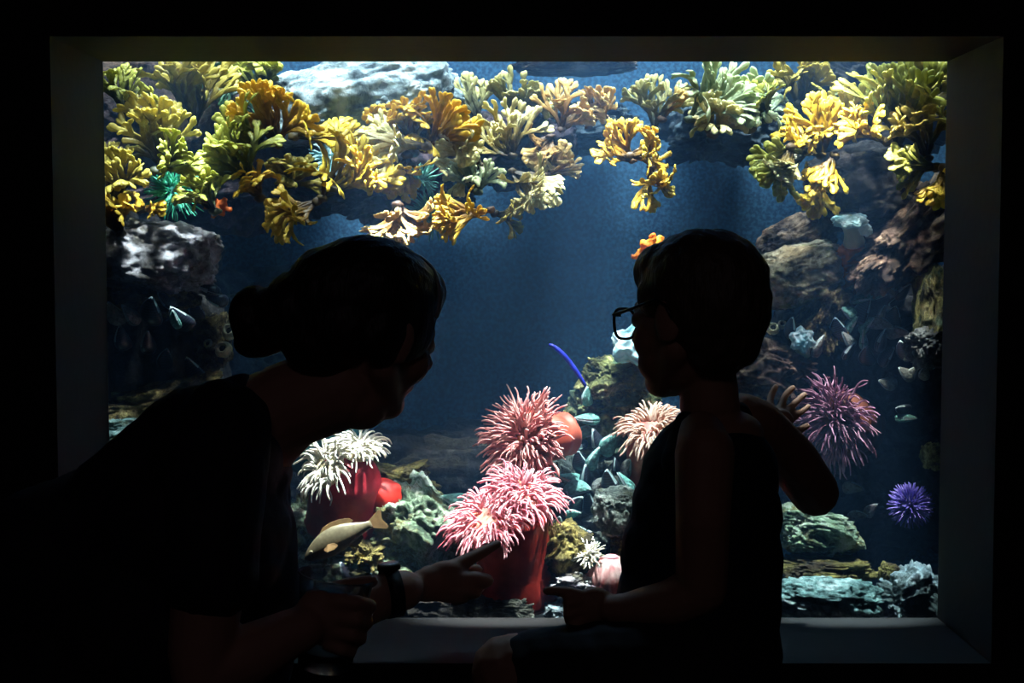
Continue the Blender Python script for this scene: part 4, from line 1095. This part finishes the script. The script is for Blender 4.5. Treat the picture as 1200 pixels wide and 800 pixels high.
# near (right) arm
limb(bm, (262,505,-.60,48), (256,540,-.64,54), (250,640,-.68,46), (236,760,-.68,40), (238,790,-.68,38))
limb(bm, (238,790,-.68,38), (290,768,-.66,38), (340,742,-.64,29), (356,735,-.635,27))
kw = M(-.62); W = lambda px, py, y: P(px, py, y)
ell(bm, 376,722,-.625, 32,34,.014, 10); ell(bm, 392,716,-.615, 26,32,.013, 0)
finger(bm, [W(392,704,-.628), W(418,706,-.632), W(434,710,-.615), W(428,714,-.575)], 10.5*kw, 8*kw)
finger(bm, [W(394,722,-.628), W(418,726,-.632), W(430,729,-.615), W(424,732,-.575)], 10.5*kw, 8*kw)
finger(bm, [W(392,739,-.626), W(412,744,-.630), W(423,748,-.615), W(418,750,-.575)], 10*kw, 7.6*kw)
finger(bm, [W(384,754,-.622), W(400,761,-.626), W(411,764,-.613), W(408,766,-.58)], 9*kw, 7*kw)
finger(bm, [W(366,700,-.615), W(388,691,-.600), W(414,684,-.592), W(436,681,-.588)], 11.5*kw, 8.5*kw)
# far (left) arm, pointing
limb(bm, (290,560,-.36,42), (304,660,-.32,38), (326,742,-.28,34), (395,718,-.255,30), (460,694,-.235,26), (474,691,-.228,24))
ell(bm, 505,684,-.205, 34,21,.016, 12); ell(bm, 520,675,-.20, 26,19,.016, 18)
kf = M(-.19); X = lambda px, py, y: P(px, py, y)
finger(bm, [X(526,668,-.198), X(548,656,-.185), X(567,646,-.172), X(583,637,-.160)], 10.5*kf, 5.6*kf)
finger(bm, [X(532,680,-.205), X(556,677,-.20), X(571,680,-.185), X(560,686,-.165)], 9.6*kf, 8*kf)
finger(bm, [X(526,690,-.205), X(548,690,-.20), X(558,693,-.185), X(546,697,-.168)], 9.4*kf, 7.6*kf)
finger(bm, [X(516,697,-.205), X(534,699,-.20), X(543,700,-.188), X(533,703,-.172)], 8.6*kf, 7*kf)
finger(bm, [X(500,672,-.185), X(524,668,-.17), X(545,668,-.162), X(560,667,-.158)], 10*kf, 6.6*kf)
# legs: kneeling on the floor
for y in (-.62, -.42):
    hp = Vector((P(60, 860, -.52).x, y, P(60, 870, -.52).z)); kn = Vector((hp.x+.26, y-.02, .07)); an = Vector((hp.x-.16, y, .06))
    add_cone(bm, hp, kn, .085, .062); add_cone(bm, kn, an, .058, .04); add_cone(bm, an, an+Vector((-.13, 0, -.025)), .038, .025)
WB = obj('body', fuse(bm, .0034, 7), m_skin, WOM)
# hair with bun
bm = bmesh.new()
E = lambda c, r: add_ell(bm, Tw(*c), (r[0]*HW, r[1]*HW, r[2]*HW), Rw)
E((-.08, 0, .19), (.43, .365, .335)); E((-.28, 0, -.02), (.23, .29, .26)); E((.10, 0, .29), (.27, .30, .19)); E((.21, 0, .22), (.14, .25, .13))
E((.04, -.27, .06), (.17, .09, .2)); E((.04, .27, .06), (.17, .09, .2)); E((-.12, -.29, -.02), (.16, .08, .18)); E((-.12, .29, -.02), (.16, .08, .18))
ell(bm, 382,342,-.50, 46,54,.075); ell(bm, 400,345,-.50, 60,62,.08); ell(bm, 352,362,-.50, 46,46,.065); ell(bm, 332,372,-.50, 38,38,.055); ell(bm, 380,400,-.5, 50,44,.07)
hb = fuse(bm, .0032, 6); hb.normal_update()
for v in hb.verts:
    q = Rw.transposed() @ (v.co - Tw(0, 0, 0)); v.co += v.normal*.0018*noise.noise(Vector((q.x*26, q.y*150, q.z*60)))
hair = obj('hair', hb, m_hairw, WOM)
bm = bmesh.new(); ell(bm, 305,378,-.50, 37,43,.043, 25); ell(bm, 318,364,-.51, 30,29,.036); ell(bm, 303,396,-.49, 28,26,.034)
hb = fuse(bm, .003, 4); hb.normal_update(); cb = P(306, 378, -.5)
for v in hb.verts:
    q = v.co-cb; a = math.atan2(q.z, q.x); v.co += v.normal*.0028*math.sin(a*3+q.length*190+q.y*60)
obj('hair_bun', hb, m_hairw, WOM)
eyes(Tw, HW, WOM)
# hair band
bm = bmesh.new(); pts = []
for i in range(25):
    q = PI*(i/24)*1.0; pts.append(Tw(.14, -.34*math.cos(q), .17+.318*math.sin(q)))
add_tube(bm, pts, .0035, sides=8, ell=.6); m_band = plain('glossy_hair_band', g(150,146,150), .2, .1, 30); obj('hair_band', bm, m_band, WOM)
# t-shirt
bm = bmesh.new()
ell(bm, 258,536,-.49, 80,82,.152, 35); ell(bm, 225,622,-.50, 118,118,.142, 40); ell(bm, 175,715,-.51, 128,122,.145, 40); ell(bm, 70,820,-.52, 130,110,.16, 20)
limb(bm, (285,482,-.48,50), (250,540,-.49,80)); limb(bm, (312,500,-.48,34), (285,560,-.48,62)); limb(bm, (250,520,-.5,80), (120,600,-.52,62)); limb(bm, (130,580,-.5,50), (60,660,-.52,100))
limb(bm, (262,500,-.60,56), (256,542,-.64,62), (250,630,-.68,58), (246,675,-.685,58))
limb(bm, (284,550,-.38,54), (292,610,-.34,50), (302,650,-.33,46))
limb(bm, (290,600,-.47,56), (292,690,-.47,62), (285,780,-.49,60))
tb = fuse(bm, .0045, 6); tb.normal_update()
for v in tb.verts:
    q = v.co; v.co += v.normal*(.006*noise.noise(Vector((q.x*7+q.z*9, q.y*7, q.z*12-q.x*14))) + .003*noise.noise(Vector((q.x*26, q.y*20, q.z*20+q.x*20))))
obj('t_shirt', tb, m_shirtw, WOM)
bm = bmesh.new()
for y in (-.62, -.42):
    hp = Vector((P(60, 860, -.52).x, y, P(60, 870, -.52).z)); kn = Vector((hp.x+.26, y-.02, .085)); an = Vector((hp.x-.14, y, .075))
    add_cone(bm, hp, kn, .108, .076); add_cone(bm, kn, an, .07, .052)
ell(bm, 60,855,-.52, 148,118,.165, 10)
obj('trousers', fuse(bm, .006, 5), m_short, WOM)
# wristwatch
wt = bpy.data.objects.new('wristwatch', None); COL.objects.link(wt); wt.parent = WOM; wt.empty_display_size = .01
a = P(459, 694, -.235); ax = (P(474,691,-.228)-P(425,700,-.25)).normalized()
kq = M(-.235); bm = bmesh.new(); u = Vector((0, -1, 0)); u = (u-ax*u.dot(ax)).normalized(); v_ = ax.cross(u); v_ = v_ if v_.z > 0 else -v_
rg_o, rg_i = 30*kq, 27*kq; rows = []
for i in range(40):
    q = 2*PI*i/40; d = u*math.cos(q)+v_*math.sin(q)
    rows.append([bm.verts.new(a+d*r_+ax*(s*8.5*kq)) for (r_, s) in ((rg_o, -1), (rg_o, 1), (rg_i, 1), (rg_i, -1))])
for i in range(40):
    A_, B_ = rows[i], rows[(i+1) % 40]
    for j in range(4): bm.faces.new((A_[j], A_[(j+1) % 4], B_[(j+1) % 4], B_[j]))
obj('strap', bm, m_strap, wt)
bm = bmesh.new(); add_lathe(bm, a+v_*(27*kq), v_, [(0, 13*kq), (2*kq, 14*kq), (6*kq, 14*kq), (8*kq, 12.5*kq)], 28); cs = obj('watch_case', bm, m_strap, wt)
bm = bmesh.new(); add_lathe(bm, a+v_*(35*kq), v_, [(-.6*kq, 12*kq), (.6*kq, 12*kq), (.9*kq, 11*kq)], 28); obj('watch_face', bm, m_steel, cs)

# ================= plastic cup in the near hand
m_cup = bpy.data.materials.new('clear_plastic'); m_cup.use_nodes = True
nt = m_cup.node_tree; nt.nodes.clear()
o_ = nt.nodes.new('ShaderNodeOutputMaterial'); t_ = nt.nodes.new('ShaderNodeBsdfTransparent'); g_ = nt.nodes.new('ShaderNodeBsdfGlossy'); x_ = nt.nodes.new('ShaderNodeMixShader'); lw = nt.nodes.new('ShaderNodeLayerWeight')
t_.inputs['Color'].default_value = (.86, .86, .86, 1); g_.inputs['Roughness'].default_value = .12; lw.inputs['Blend'].default_value = .3
d_ = nt.nodes.new('ShaderNodeBsdfTranslucent'); d_.inputs['Color'].default_value = (.9, .9, .9, 1); y_ = nt.nodes.new('ShaderNodeMixShader'); y_.inputs['Fac'].default_value = .14
nt.links.new(t_.outputs[0], y_.inputs[1]); nt.links.new(d_.outputs[0], y_.inputs[2])
nt.links.new(lw.outputs['Fresnel'], x_.inputs['Fac']); nt.links.new(y_.outputs[0], x_.inputs[1]); nt.links.new(g_.outputs[0], x_.inputs[2]); nt.links.new(x_.outputs[0], o_.inputs['Surface'])
m_juice = soft_mat('red_drink', g(150,40,40), g(190,60,56), 20, .4, .2)
ct, cbm = P(395, 673, -.585), P(380, 782, -.585); kc = M(-.585); axc = (ct-cbm); hc = axc.length; axc.normalize()
CUP = thing('plastic_cup', cbm, 'clear plastic cup with a little red drink held by the leaning adult', 'cup')
bm = bmesh.new(); add_lathe(bm, cbm, axc, [(0, 30*kc), (hc*.02, 31.5*kc), (hc*.97, 44*kc), (hc*.985, 46.5*kc), (hc, 46.5*kc), (hc, 44.6*kc), (hc*.97, 43*kc), (hc*.04, 30.6*kc), (hc*.03, 28*kc)], 48)
obj('cup_wall', bm, m_cup, CUP)
bm = bmesh.new(); add_lathe(bm, cbm, axc, [(hc*.045, 30*kc), (hc*.2, 32.4*kc), (hc*.22, 32.2*kc)], 40); obj('drink', bm, m_juice, CUP)


# ------------------------------------------------------------------ render look
vs = scn.view_settings; vs.view_transform = 'Standard'; vs.look = 'None'; vs.gamma = 1; vs.exposure = 0
try: vs.use_curve_mapping = False
except Exception: pass
cy = scn.cycles
cy.use_denoising = True
cy.max_bounces = 8; cy.transparent_max_bounces = 16; cy.volume_bounces = 1
cy.caustics_reflective = False; cy.caustics_refractive = False
cy.sample_clamp_indirect = 4
